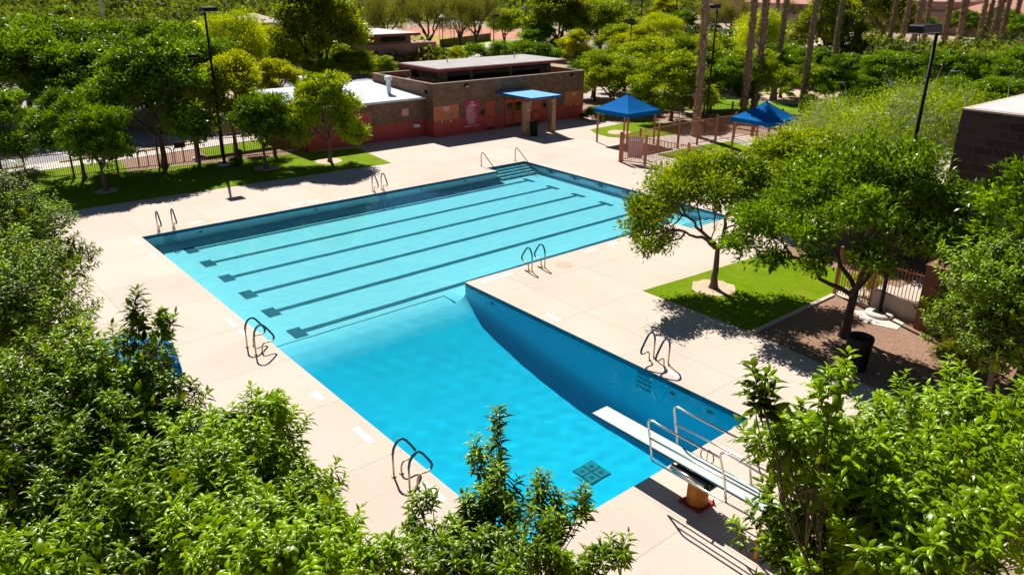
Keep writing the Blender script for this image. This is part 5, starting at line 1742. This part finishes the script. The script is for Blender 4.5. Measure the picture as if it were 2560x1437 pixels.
TREES = [
    ('ash', -17.27, -2.74, 4.58, 3.16, 'dark ash tree at the left picture edge beside the parking lot sidewalk'),
    ('ash', -12.63, 0.62, 4.71, 2.41, 'double trunked ash tree right behind the black iron fence'),
    ('ash', -9.05, 0.88, 4.34, 1.77, 'slim ash tree on the shaded lawn nearest the fence post by the wheel stop'),
    ('ash', -12.91, 4.99, 7.27, 3.88, 'big multi trunk ash tree with a flared base beside the bike hoops'),
    ('gold', -12.98, 9.37, 6.08, 2.46, 'yellow green ash tree with a thick reddish trunk beside the sliding gate'),
    ('ash', -8.77, 9.5, 4.38, 1.67, 'small white trunked ash tree on the lawn before the picket gate'),
    ('light', -8.12, 13.26, 5.3, 2.58, 'young ash tree in a soil ring in front of the low white roofed wing'),
    ('ash', -29.23, 0.47, 6.86, 4.21, 'dense dark tree behind the parking lot at the far left'),
    ('ash', -27.88, 3.5, 6.05, 3.83, 'dark tree behind the parking lot, right of the far left one'),
    ('ash', -29.76, 7.81, 6.45, 4.34, 'tall green tree behind the parking lot left of the pale roofed house gap'),
    ('ash', -29.59, 11.05, 7.01, 4.03, 'tall green tree beyond the parking lot just left of the lamp post'),
    ('ash', -27.02, 12.03, 6.17, 3.74, 'dark green tree behind the lamp post shaft'),
    ('lime', -38.49, 19.43, 7.51, 4.29, 'bright yellow green feathery tree right of the lamp head'),
    ('lime', -40.99, 24.51, 5.79, 4.95, 'lime green feathery tree with bare pale twigs below the white roofed house'),
    ('lime', -41.82, 28.61, 4.46, 4.44, 'lime feathery tree left of the two short park lamps'),
    ('gold', -30.43, 20.14, 3.86, 3.53, 'olive gold leafy tree behind the yellow green ash'),
    ('light', -35.82, 26.7, 3.07, 3.71, 'mid green tree behind the white metal roof'),
    ('light', -36.54, 30.6, 3.64, 4.03, 'bright green tree below the small park building'),
    ('light', -39.31, 36.01, 2.69, 3.61, 'bushy green tree between the park building and the pool building roof'),
    ('light', -31.25, 14.38, 1.5, 1.37, 'little pale green tree in the parking island'),
    ('gold', -35.98, 10.87, 5.9, 2.3, 'orange tinged tree top among the green trees left of the lamp head'),
    ('mulberry', -37.39, 27.94, 9.83, 4.83, 'big dark tree with sunlit yellow left side behind the park lamps'),
    ('olive', -70.77, 55.46, 7.96, 4.5, 'olive grey open tree farthest left in the row behind the park building'),
    ('olive', -65.93, 60.21, 7.81, 4.76, 'forked olive tree with a thick black trunk beside the park lantern'),
    ('olive', -67.89, 67.29, 7.48, 3.65, 'thin olive tree left of the twin trunk one in the park row'),
    ('olive', -68.25, 70.76, 7.8, 4.4, 'tall olive tree next to the round green dome tree'),
    ('light', -69.31, 77.67, 5.75, 5.63, 'round bright green dome tree in front of the ball field dirt'),
    ('mulberry', -52.52, 74.15, 8.67, 5.63, 'large glossy green tree above the small yellow dome bush'),
    ('ash', -51.87, 69.55, 4.41, 3.64, 'dark leafy tree between the dome tree and the glossy one'),
    ('light', -51.27, 81.88, 7.53, 6.17, 'broad smooth green tree left of the shade frame'),
    ('light', -41.11, 74.92, 4.77, 3.52, 'grey green bushy tree under the broad smooth one'),
    ('gold', -39.12, 64.18, 4.29, 2.29, 'small yellow green dome tree behind the pool building roof'),
    ('gold', -168.6, 167.88, 7.38, 4.21, 'narrow golden tree at the top edge above the dome tree'),
    ('lime', -44.07, 86.57, 5.66, 4.5, 'yellow green feathery tree below the shade frame'),
    ('gold', -34.33, 71.0, 4.9, 3.57, 'bright yellow topped tree left of the first palm'),
    ('gold', -110.34, 168.74, 5.7, 6.56, 'lemon green tree in the distance behind the shade frame'),
    ('ash', -61.35, 114.66, 5.14, 3.46, 'compact dark round tree beside the white parked car'),
    ('olive', -58.78, 120.51, 5.98, 4.56, 'leafless looking olive tree in front of the white car'),
    ('olive', -57.99, 125.58, 6.8, 4.67, 'dark branched olive tree right of the white car'),
    ('olive', -69.54, 167.18, 5.72, 4.79, 'pale olive dome tree before the pink building'),
    ('light', -11.09, 41.32, 4.56, 3.18, 'green tree overhanging the right end of the pool building'),
    ('light', -11.93, 46.16, 3.9, 3.0, 'green tree standing behind the left blue canopy'),
    ('light', -4.72, 41.58, 5.33, 3.33, 'ash tree inside the fence between the left canopy and the first palm'),
    ('light', -7.74, 47.98, 5.94, 3.13, 'bushy tree right behind the first palm trunk'),
    ('light', -14.73, 51.7, 5.38, 3.86, 'bright green tree crowning the far lawn behind the left canopy'),
    ('light', -18.92, 51.71, 4.64, 3.57, 'bright green tree above the pool building corner'),
    ('ash', -4.95, 47.09, 4.88, 3.03, 'dark stemmed tree beside the thin lamp post among the palms'),
    ('light', -3.81, 50.35, 5.13, 3.48, 'tree filling the gap between the second and third palms'),
    ('light', -14.35, 59.47, 5.49, 3.93, 'light green tree behind the thin lamp post'),
    ('ash', -6.63, 60.44, 4.81, 4.19, 'dark tree with low branches before the tan gravel bed'),
    ('lime', -16.41, 70.78, 7.5, 3.68, 'upright lime tree between the palms under the pink building'),
    ('ash', -17.52, 45.68, 3.85, 2.75, 'dark green tree hugging the far wall of the pool building'),
    ('mulberry', -21.06, 94.35, 8.93, 4.57, 'tall pale leafed tree behind the fifth palm'),
    ('mulberry', -34.82, 137.87, 9.42, 6.75, 'tall glossy tree right of the thick palm'),
    ('ash', -3.55, 66.89, 3.99, 4.19, 'low dark tree at the right end of the gravel bed'),
    ('ash', 1.3, 55.43, 3.48, 3.2, 'dark low tree behind the right blue canopy'),
    ('ash', 1.29, 65.57, 4.59, 4.87, 'leafy tree behind the right lamp post, lower left of its head'),
    ('ash', 4.61, 68.42, 4.86, 5.17, 'leafy tree just right of the right lamp post'),
    ('ash', 7.14, 71.81, 4.36, 4.87, 'dark leafy tree above the block pump house'),
    ('ash', 7.66, 79.79, 4.73, 4.81, 'dark tree at the right picture edge above the pump house'),
    ('ash', -30.37, 162.7, 5.46, 7.15, 'light green tree before the tile roofed building'),
    ('ash', -25.9, 169.62, 5.71, 6.37, 'light green tree among the farthest palms'),
    ('ash', -30.3, 144.77, 4.73, 4.77, 'small light tree between the two palm groups'),
    ('ash', -18.1, 160.01, 5.23, 5.52, 'light green tree at the top right corner'),
    ('willow', 19.86, 26.6, 6.44, 3.29, 'lacy desert willow with white twigs behind the right lamp post shaft'),
    ('willow', 15.43, 29.23, 5.11, 2.89, 'lacy desert willow right of the right blue canopy'),
    ('willow', 21.89, 26.84, 6.31, 2.46, 'lacy desert willow against the pump house wall'),
    ('ash', 29.21, 15.15, 6.21, 2.78, 'large dark ash tree at the right edge rooted in the gravel'),
    ('ash', 22.19, 23.85, 2.9, 2.49, 'ash tree crown squeezed between the gravel bed tree and the pump house'),
    ('ash', -27.6, 5.15, 5.73, 3.67, 'dark tree in the second row behind the parking stalls'),
    ('ash', -25.84, 8.26, 5.97, 3.45, 'dark green tree over the parking lot, between the flared trunk and the lamp post'),
    ('light', 16.76, 24.17, 4.3, 2.95, 'bright tree behind the grass corner bridging the two larger crowns'),
    ('ash', 20.86, 23.81, 3.8, 2.79, 'dark tree against the pump house corner behind the lamp post'),
    ('ash', -37.28, 2.38, 7.37, 4.94, 'tall dark tree in the back row at the far left'),
    ('ash', -35.14, 6.85, 7.21, 4.66, 'tall dark tree in the back row left of centre of the left woods'),
    ('ash', -35.42, 11.61, 7.08, 4.18, 'tall green tree in the back row left of the lamp head'),
    ('light', -2.86, 58.36, 3.43, 2.4, 'round leafy tree peeking between the fifth palm and the gravel bed'),
    ('ash', 0.52, 62.91, 2.57, 3.1, 'dark round tree below the thick palm trunk'),
    ('ash', -0.32, 73.64, 3.7, 3.49, 'bright leafy tree behind the right lamp post, upper left of its shaft'),
    ('ash', 3.53, 76.51, 3.46, 3.78, 'bright leafy tree above the left end of the pump house roof'),
    ('ash', 5.18, 81.14, 4.11, 3.69, 'dark green tree above the middle of the pump house roof'),
    ('ash', 4.39, 54.59, 2.72, 3.11, 'low bushy tree just beyond the lacy willows'),
    ('ash', 11.19, 54.85, 3.84, 3.35, 'leafy tree right behind the pump house corner'),
    ('ash', 13.28, 57.59, 4.0, 3.45, 'leafy tree behind the pump house, nearest its roof edge'),
    ('ash', -9.57, 71.37, 3.93, 3.33, 'dark tree crown between the fifth and sixth palms'),
    ('light', -21.43, 63.81, 3.89, 3.34, 'light crowned tree left of the slender lamp post, in the back row'),
    ('light', -25.52, 55.1, 3.37, 2.51, 'bright tree beyond the pool building, left in the back row'),
    ('light', -25.08, 61.89, 3.95, 2.89, 'bright tree in the back row above the left canopy'),
    ('light', -14.77, 64.22, 3.9, 2.75, 'small light tree between the slender lamp post and second palm'),
    ('light', -51.91, 41.94, 2.47, 2.62, 'small bright tree touching the park building roof'),
    ('light', -46.83, 34.79, 3.48, 3.13, 'bright feather edged tree left of the park building'),

]
SKIP = set()
for i, (k, x, y, h, r, lab) in enumerate(TREES):
    H, Rr, vs = PROTO[k]
    r = max(min(r, .70 * h), .45 * h)
    plant(vs[i % len(vs)], NAMES[k], x, y, lab, 'trees around the pool and park', (i * 2.1) % 6.28, r / Rr, h / H, 0.0)

# trees on the right side of the pool, limb by limb
def L3(*rows):
    return [(np.array(r[:3], float), np.array([r[3], r[3], r[3] * .82])) for r in rows]
def L3s(k, *rows):
    return L3(*[(r[0] * 1.06, r[1] * 1.06, r[2], r[3] * k) for r in rows])
lobR1 = L3((-1.9, -1.4, 2.75, .8), (-2.1, -.5, 3.5, .9), (-1.2, .1, 4.05, .95), (-.1, .9, 4.1, 1.0), (.7, 1.6, 3.6, .9), (-.5, 1.9, 3.75, .85), (.8, .6, 3.2, .7), (-1.0, -1.2, 3.5, .85),
           (-1.4, -2.4, 3.1, .75), (-1.0, -3.1, 2.6, .6), (.1, -.5, 3.6, .85), (-1.7, 1.0, 3.8, .85), (1.5, 2.2, 3.2, .65), (-.6, -2.6, 2.1, .35), (-.9, -1.9, 2.15, .32), (.4, 1.1, 2.75, .45), (-.3, -3.5, 2.3, .4))
plant(make_tree('young_ash', 71, 5.5, lobR1, 1.55, .135, M['leaf_light'], M['bark'], 400, 40, .17, .060, .16, shell=.5, inner=6.0), 'ash_tree', 19.26, 14.54, "open crowned ash tree with a forked trunk in the grass corner's soil ring", 'trees around the pool and park')
lobR2 = L3s(.86, (-2.4, -1.4, 3.4, 1.0), (-1.5, -.3, 4.4, 1.1), (-.3, .4, 5.2, 1.15), (.8, 1.0, 5.1, 1.1), (1.7, 1.6, 4.4, 1.05), (-2.1, .6, 4.7, .95), (-2.9, -1.8, 2.75, .65), (.5, -.9, 4.4, 1.0), (1.8, .1, 3.7, .95),
           (-.8, -1.4, 3.7, 1.0), (.2, 1.7, 5.5, .85), (-1.1, 1.3, 5.5, .85), (2.3, .9, 3.3, .8), (-3.2, -.9, 3.2, .65), (1.0, -1.4, 3.2, .75), (0, 0, 4.1, 1.0), (-1.6, -2.0, 2.6, .6), (2.4, 2.0, 3.6, .8), (-.2, -2.0, 2.9, .6), (-2.6, .2, 3.9, .8))
plant(make_tree('bed_ash', 72, 6.5, lobR2, 1.5, .14, M['leaf_ash'], M['bark_dark'], 460, 42, .17, .062, .15, shell=.55, stems=2, inner=7.0), 'ash_tree', 24.38, 14.45, 'dark ash tree with a side leaning stem in the gravel bed behind the trash can', 'trees around the pool and park')

# foreground trees along the edge of the deck, close to the camera: every leaf modelled
def near(seed, x, y, H, lobes, n, per, ll, lw, label, fork=None, r0=.08, shoot=.42, shell=.5, inner=7.0, group='foreground trees around the deck'):
    lob = [(np.array([a - x, b - y, c]), np.array([s, s, s * q])) for a, b, c, s, q in lobes]
    plant(make_tree('near_ash', seed, H, lob, fork or H * .55, r0, M['leaf_near'], M['bark'], n, per, ll, lw, hi=True, shoot=shoot, shell=shell, up=.75, inner=inner), 'ash_tree', x, y, label, group, 0, 1, 1)
near(101, 12.6, -6.3, 6.3, [(12.6, -6.3, 5.3, 1.25, .85), (13.6, -5.6, 4.9, 1.0, .8), (12.0, -7.2, 4.6, 1.2, .9), (13.9, -5.2, 4.0, .85, .9), (13.0, -6.8, 3.9, 1.2, .9), (14.3, -6.0, 3.4, .9, .8), (11.5, -5.8, 4.4, 1.0, .8)], 620, 17, .13, .036, 'fine leaved tree at the left edge, its round top against the shaded lawn', shoot=.45)
near(102, 18.4, -7.3, 6.4, [(18.0, -6.6, 5.0, 1.1, .9), (18.6, -7.4, 5.5, 1.2, .8), (19.2, -6.6, 4.6, 1.0, .9), (19.6, -7.6, 5.0, 1.2, .9), (18.2, -8.2, 4.6, 1.2, .9)], 500, 18, .14, .037, 'dark leafy tree at the left edge below the round topped one', shoot=.45)
near(103, 24.2, -6.8, 6.7, [(24.4, -6.4, 5.6, .9, .9), (23.6, -6.9, 5.3, 1.0, .9), (25.2, -6.5, 5.3, .9, .9), (24.9, -6.1, 5.0, .75, .9), (24.2, -7.6, 5.3, 1.0, .9), (25.6, -6.9, 4.7, 1.0, .9), (24.6, -5.9, 4.3, .8, .9), (25.4, -7.6, 5.2, .9, .9), (26.0, -6.3, 4.0, .9, 1.0),
     (24.54, -6.05, 6.4, .13, 2.6), (24.78, -5.82, 6.3, .12, 2.8)], 640, 20, .142, .038, 'large leafy tree at the lower left with two upright sprigs over the canopy', shoot=.38)
near(104, 27.1, -6.1, 6.6, [(26.95, -5.55, 5.55, .6, 1.0), (27.3, -6.2, 5.55, .75, .9), (26.6, -6.0, 4.9, .8, .9), (27.9, -5.8, 5.25, .65, .9), (27.7, -6.7, 5.6, .8, .9), (28.3, -6.3, 5.1, .8, .9), (27.1, -5.15, 4.7, .5, 1.0), (28.1, -5.45, 4.65, .5, .9), (27.1, -5.35, 6.05, .16, 1.6), (26.6, -5.6, 5.75, .16, 1.6)], 460, 20, .142, .038, 'leafy tree in the lower left centre beside the near grab rails', shoot=.36)
near(105, 30.9, -5.2, 7.1, [(30.23, -4.64, 7.02, .07, 2.4), (30.27, -4.78, 6.82, .15, 1.3), (30.5, -4.92, 6.62, .24, 1.1), (30.62, -5.12, 6.44, .32, .9), (30.10, -5.33, 6.50, .13, 1.1), (30.26, -5.42, 6.40, .17, 1.0), (30.56, -5.48, 6.42, .24, .9),
     (30.58, -4.52, 6.58, .12, 1.0), (30.68, -4.52, 6.48, .14, .9), (30.85, -4.3, 6.42, .15, .9), (30.9, -4.55, 6.36, .18, .9), (30.98, -4.9, 6.42, .28, .9), (31.5, -4.46, 6.49, .09, .9), (31.44, -4.66, 6.44, .13, .8), (31.1, -5.3, 6.5, .3, .8), (30.86, -5.6, 6.48, .28, .8), (30.55, -5.95, 6.55, .25, .8), (31.25, -4.75, 6.3, .2, .8)], 250, 18, .105, .027, 'sparse young tree with a tall leader sprig in front of the diving well', fork=4.2, shoot=.26, shell=.2, r0=.045, inner=0.0)
near(106, 29.2, -6.6, 6.6, [(29.3, -6.2, 6.25, .4, .9), (29.6, -6.5, 6.3, .45, .9), (29.9, -6.2, 6.2, .35, .9), (29.2, -5.9, 5.9, .4, .9), (30.1, -6.5, 6.55, .35, .9), (28.9, -6.6, 6.0, .5, .9)], 210, 18, .12, .034, 'bright leafy tree top at the bottom edge left of the sparse sprig', shoot=.32, shell=.3, r0=.06)
near(107, 32.7, -3.2, 7.6, [(32.35, -3.55, 7.45, .42, .9), (32.7, -3.3, 7.2, .5, .9), (32.5, -2.7, 6.9, .6, .9), (32.9, -2.4, 6.9, .6, .9), (33.0, -3.2, 6.8, .6, .9), (33.2, -3.6, 7.1, .55, .9), (32.15, -3.0, 6.9, .45, .9), (32.3, -3.2, 6.3, .5, .9), (32.18, -3.9, 7.95, .10, 2.0), (32.45, -3.5, 7.95, .12, 1.8)], 330, 19, .125, .036, 'big leaved tree at the lower right overlapping the diving board end', shoot=.34, shell=.25, r0=.07, inner=4.0)
near(108, 32.6, -.6, 7.0, [(32.2, -.9, 6.35, .6, .9), (32.7, -.6, 6.4, .8, .9), (32.0, -.2, 5.8, .8, .9), (32.9, .3, 5.8, .9, .9), (32.4, .8, 5.1, .9, .9), (31.7, .5, 4.9, .8, .9), (33.2, -1.1, 6.3, .7, .9), (33.3, -.2, 6.5, .7, .9), (31.5, -.3, 5.2, .6, .9)], 480, 20, .12, .034, 'dense tree at the lower right behind the big leaved one', shoot=.36)
near(109, 30.2, 8.4, 6.4, [(29.9, 8.0, 5.2, .9, .9), (30.4, 8.6, 5.6, 1.0, .9), (29.8, 9.2, 4.6, 1.0, .9), (30.8, 7.9, 5.0, 1.0, .9), (30.9, 9.2, 4.8, 1.0, .9), (29.5, 8.5, 3.9, .8, .9), (30.5, 7.6, 4.2, .8, .9)], 500, 18, .13, .038, 'light green tree at the right edge in front of the reddish block pillar', shoot=.42)
near(110, 26.6, -7.9, 6.0, [(26.6, -7.9, 5.0, .8, .9), (26.0, -7.8, 4.2, .9, .9), (27.2, -7.5, 5.0, .7, .9), (26.9, -6.9, 4.3, .8, .9), (25.4, -7.4, 3.4, .9, .9), (27.6, -8.1, 5.4, .7, .9), (28.2, -7.4, 5.5, .6, .9), (27.6, -6.7, 4.6, .7, .9), (26.2, -8.6, 4.7, .8, .9)], 480, 20, .142, .038, 'leafy tree in the bottom left corner under the others', shoot=.38)


# palms: tall trunks whose crowns stand above the picture
def palm_trunk(seed, H, r=.26):
    rng = np.random.default_rng(seed)
    w = Wood()
    n = 46
    z = np.linspace(0, H, n)
    rad = r * (1 + .45 * np.exp(-z / .5)) * (1 - .18 * z / H) * (1 + .10 * rng.normal(0, 1, n))
    c = np.stack([.10 * np.sin(z * .25 + seed), .10 * np.cos(z * .21 + seed) - .1 * math.cos(seed), z], 1)
    w.limb(c, rad, None, 12)
    # old leaf bases
    m = 900
    zz = rng.uniform(.4, H, m)
    a = rng.uniform(0, 6.28, m)
    cx = np.interp(zz, z, c[:, 0])
    cy_ = np.interp(zz, z, c[:, 1])
    rr = np.interp(zz, z, rad)
    out = np.stack([np.cos(a), np.sin(a), np.zeros(m)], 1)
    P = np.stack([cx, cy_, zz], 1) + out * (rr * .93)[:, None]
    D = out * .42 + np.array([0, 0, 1.0]) + np.stack([-np.sin(a), np.cos(a), a * 0], 1) * rng.normal(0, .5, m)[:, None]
    v, f, t_, i_ = leaves(P, D, out + rng.normal(0, .2, (m, 3)), rng.uniform(.16, .38, m), rng.uniform(.07, .14, m), np.zeros(m), LEAF_HI, -.9)
    V = np.concatenate(w.V + [v])
    q = np.concatenate(w.F)
    return mesh_np('palm_trunk', V, np.concatenate([q.ravel(), f + w.n]), np.concatenate([np.full(len(q), 4), t_]), [M['palm_bark']], smooth=False)
def palm_crown(seed, H):
    rng = np.random.default_rng(seed)
    P, D, Nn, Ln, Wd, TI = [], [], [], [], [], []
    for k in range(46):
        a = k * 2.399
        el = rng.uniform(-.9, 1.1)
        d = np.array([math.cos(a) * math.cos(el), math.sin(a) * math.cos(el), math.sin(el)])
        c0 = np.array([0, 0, H])
        tip = c0 + d * 1.1
        s = unit(np.cross(d, np.array([.1, .2, 1.0])))
        for j in range(15):
            b = (j - 7) / 7 * 1.25
            dd = d * math.cos(b) + s * math.sin(b) + np.array([0, 0, -.25])
            P.append(tip)
            D.append(dd)
            Nn.append(np.cross(d, s))
            Ln.append(rng.uniform(.75, 1.05))
            Wd.append(.07)
            TI.append(rng.random() * (.5 + .5 * (el > 0)))
        for q in (-.03, .03):
            P.append(c0); D.append(d + s * q); Nn.append(np.cross(d, s)); Ln.append(1.15); Wd.append(.06); TI.append(.5)
    v, f, t_, i_ = leaves(np.array(P), np.array(D), np.array(Nn), np.array(Ln), np.array(Wd), np.array(TI), LEAF_HI, 1.0)
    return mesh_np('palm_crown', v, f, t_, [M['frond']], i_)
PT = [palm_trunk(s, 13.0) for s in (1, 2, 3)]
PC = [palm_crown(s, 13.0) for s in (1, 2)]
PALMS = [
    (0.36, 38.05, 1.0, -.012, 'palm trunk nearest the pool building, left of the slender lamp post'),
    (-1.58, 46.68, 1.0, 0.0, 'second palm trunk, right of the slender lamp post'),
    (-2.14, 49.15, 1.05, .012, 'third palm trunk from the left, leaning beside the fourth'),
    (-6.23, 58.78, 1.0, .006, 'fourth palm trunk from the left, thinner and farther back'),
    (-0.79, 54.39, 1.0, 0.0, 'fifth palm trunk, standing before the tan gravel bed edge'),
    (-14.18, 83.94, 1.25, 0, 'sixth palm trunk, beside the road left of the thick one'),
    (-18.6, 97.0, 2.0, 0, 'thickest palm trunk left of the right lamp post head'),
    (-25.5, 126.4, 1.5, 0, 'palm trunk crossing behind the right lamp post head, leftmost of three'),
    (-26.2, 132.4, 1.9, 0, 'palm trunk crossing behind the right lamp post head, middle of three'),
    (-23.4, 129.7, 1.4, 0, 'palm trunk just left of the right lamp post shaft'),
    (-25.0, 141.5, 1.8, 0, 'palm trunk just right of the right lamp post, first of a pair'),
    (-21.6, 139.2, 2.0, 0, 'palm trunk right of the right lamp post, second of a pair'),
    (-26.6, 164.6, 1.5, 0, 'slim palm trunk, first of the far right three'),
    (-21.6, 154.7, 2.3, 0, 'broad palm trunk in the middle of the far right three'),
    (-22.7, 161.5, 1.5, 0, 'leaning palm trunk, last of the far right three'),
    (-21.5, 146.9, 1.5, 0, 'palm trunk between the right lamp pair and the far right three'),
    (-23.6, 169.3, 1.6, 0, 'palm trunk right of the far right three, farther back'),
    (-21.7, 113.6, 1.3, 0, 'slim palm trunk between the thickest trunk and the lamp head'),
    (-24.4, 178.0, 1.7, 0, 'palm trunk at the very top right corner'),
    (-72, 163, 1.7, 0, 'dark distant palm before the pink building, left one'),
    (-62, 170, 1.7, 0, 'dark distant palm before the pink building, right one'),
]
for i, (x, y, th, tilt, lab) in enumerate(PALMS):
    t = empty('palm_tree', (x, y, 0), lab, 'palm tree', 'palm trunks at the upper right', i * 1.3)
    for nm, me in (('trunk', PT[i % 3]), ('crown', PC[i % 2])):
        o = bpy.data.objects.new(nm, me)
        COL.objects.link(o)
        o.parent = t
        if nm == 'trunk':
            o.scale = (th, th, 1)

# shrubs
def bush(seed, leafmat, R_=1.0, n=260, per=16, ll=.11, lw=.045):
    rng = np.random.default_rng(seed)
    lob = lobes_round(rng, 1.25, 1.0, .1, 8, .8)
    return make_tree('bush', seed, 1.25, lob, .15, .03, leafmat, M['bark'], n, per, ll, lw, .13, stems=2, twig=False, inner=2.0)
BU = [bush(81, M['leaf_ash']), bush(82, M['leaf_gold']), bush(83, M['leaf_wil'])]
SHR = [
    (1, 27.66, 15.15, 0.66, 0.89, 'yellow flowering shrub under the right edge tree in the gravel bed'),
    (0, -8.93, 36.92, 0.95, 0.99, 'low dark shrub at the right corner of the pool building'),
    (1, 23.17, 18.19, 0.93, 0.56, 'yellow green shrub behind the short rust fence'),
    (0, -52.41, 58.58, 2.0, 2.01, 'hedge bush behind the roof tower, leftmost of its row'),
    (0, -51.55, 61.78, 2.13, 2.03, 'hedge bush behind the roof tower, second from the left'),
    (0, -48.95, 63.59, 2.32, 2.16, 'hedge bush below the golden clump behind the roof tower'),
    (1, -56.03, 72.46, 2.31, 2.54, 'yellow tinged bush between the dome tree and the hedge row'),
    (0, -46.39, 65.37, 2.2, 2.15, 'hedge bush in the middle of the row behind the roof tower'),
    (0, -43.09, 66.39, 1.96, 2.11, 'hedge bush beneath the small yellow dome tree'),
    (0, -38.22, 65.47, 2.14, 2.17, 'hedge bush at the right end of the row behind the roof tower'),
    (1, -53.42, 49.75, 2.81, 1.65, 'upright olive bush right of the small park building'),
    (0, -51.78, 52.11, 1.67, 1.1, 'small bright bush on the park lawn'),
    (1, -51.4, 54.44, 1.84, 1.39, 'blooming sandy bush on the park path'),
    (2, -9.3, 49.7, 0.78, 0.57, 'small grey bush at the left of the tan gravel bed'),
    (2, -8.92, 61.94, 0.51, 0.56, 'small grey desert bush in the middle of the tan gravel bed'),
    (2, -6.04, 61.24, 0.49, 0.51, 'small grey desert bush at the right of the tan gravel bed'),
    (0, -49.69, 115.21, 1.23, 2.34, 'clipped dark hedge below the bare olive trees'),
    (0, -10.87, 8.48, 0.39, 0.52, 'small shrub in the gravel strip by the bollard light'),
    (1, -80.28, 39.0, 1.97, 4.55, 'wide yellow green scrub below the white roofed house'),
    (0, -168.0, 32.43, 3.37, 4.31, 'dark round scrub tree far left'),

]
for i, (k, x, y, h, r, lab) in enumerate(SHR):
    plant(BU[k], 'shrub', x, y, lab, 'shrubs and hedges', i * 1.7, r, h / 1.25, 0.0, 'shrub')
# slender dark cypresses in the far left
cyp = make_tree('cypress', 91, 6, [(np.array([0, 0, z]), np.array([.55 * (1 - z / 7), .55 * (1 - z / 7), .8])) for z in (1, 2, 3, 4, 5)], .5, .1, M['leaf_ash'], M['bark_dark'], 200, 16, .2, .06, .16, twig=False)
for x, y, s, lab in ((-62.5, 3.0, 1.1, 'thin dark cypress left of the pale house roof'), (-64.0, 7.6, 1.15, 'thin dark cypress right of its twin near the pale house roof')):
    plant(cyp, 'cypress', x, y, lab, 'far cypresses', 0, s, s)

# distant woods: one mass of foliage towards the horizon
def far_mass():
    rng = np.random.default_rng(99)
    V, F, TT, TI = [], [], [], []
    nv = 0
    cc = []
    camp = np.array([34.5, -8.15])
    for i in range(2300):
        az = math.radians(rng.uniform(-91, -6))
        d = 95 + 370 * rng.random() ** 1.3
        x, y = camp[0] + math.sin(az) * d, camp[1] + math.cos(az) * d
        deg = math.degrees(az)
        if any(a <= x <= b and c <= y <= e for a, b, c, e in KEEP):
            continue
        if d < 135 and -56 < deg < -28:
            continue
        cc.append((x, y, d))
    for x, y, d in cc:
        n = int(230 if d < 200 else 130)
        r = rng.uniform(2.0, 4.6)
        h = rng.uniform(1.6, 3.4) * (1.25 if rng.random() < .25 else 1)
        u = unit(rng.normal(0, 1, (n, 3)))
        u[:, 2] = np.abs(u[:, 2])
        P = np.array([x, y, h * .35]) + u * np.array([r, r, h * .65]) * rng.uniform(.75, 1.1, (n, 1)) * (1 + .2 * np.sin(u[:, 0:1] * 6 + x))
        D = rng.normal(0, 1, (n, 3))
        Nn = u + rng.normal(0, .4, (n, 3))
        s = .6 if d < 200 else 1.0
        v, f, t_, i_ = leaves(P, D, Nn, s * rng.uniform(.7, 1.5, n), s * rng.uniform(.5, 1.0, n), np.clip(rng.uniform(0, 1) + rng.normal(0, .12, n), 0, 1), LEAF_MID)
        V.append(v); F.append(f + nv); TT.append(t_); TI.append(i_)
        nv += len(v)
    me = mesh_np('distant_trees', np.concatenate(V), np.concatenate(F), np.concatenate(TT), [M['leaf_far']], np.concatenate(TI))
    o = bpy.data.objects.new('distant_trees', me)
    COL.objects.link(o)
    tag(o, 'mixed desert scrub and treetops fading out across the top of the picture', 'distant trees', None, 'stuff')
KEEP = [(-120, -100, 9, 22), (-122, -100, 29, 58), (-164, -135, 34, 52), (-104, -50, 115, 202), (-55, 20, 118, 192), (-120, -60, 40, 110), (-302, -240, 110, 162)]
far_mass()
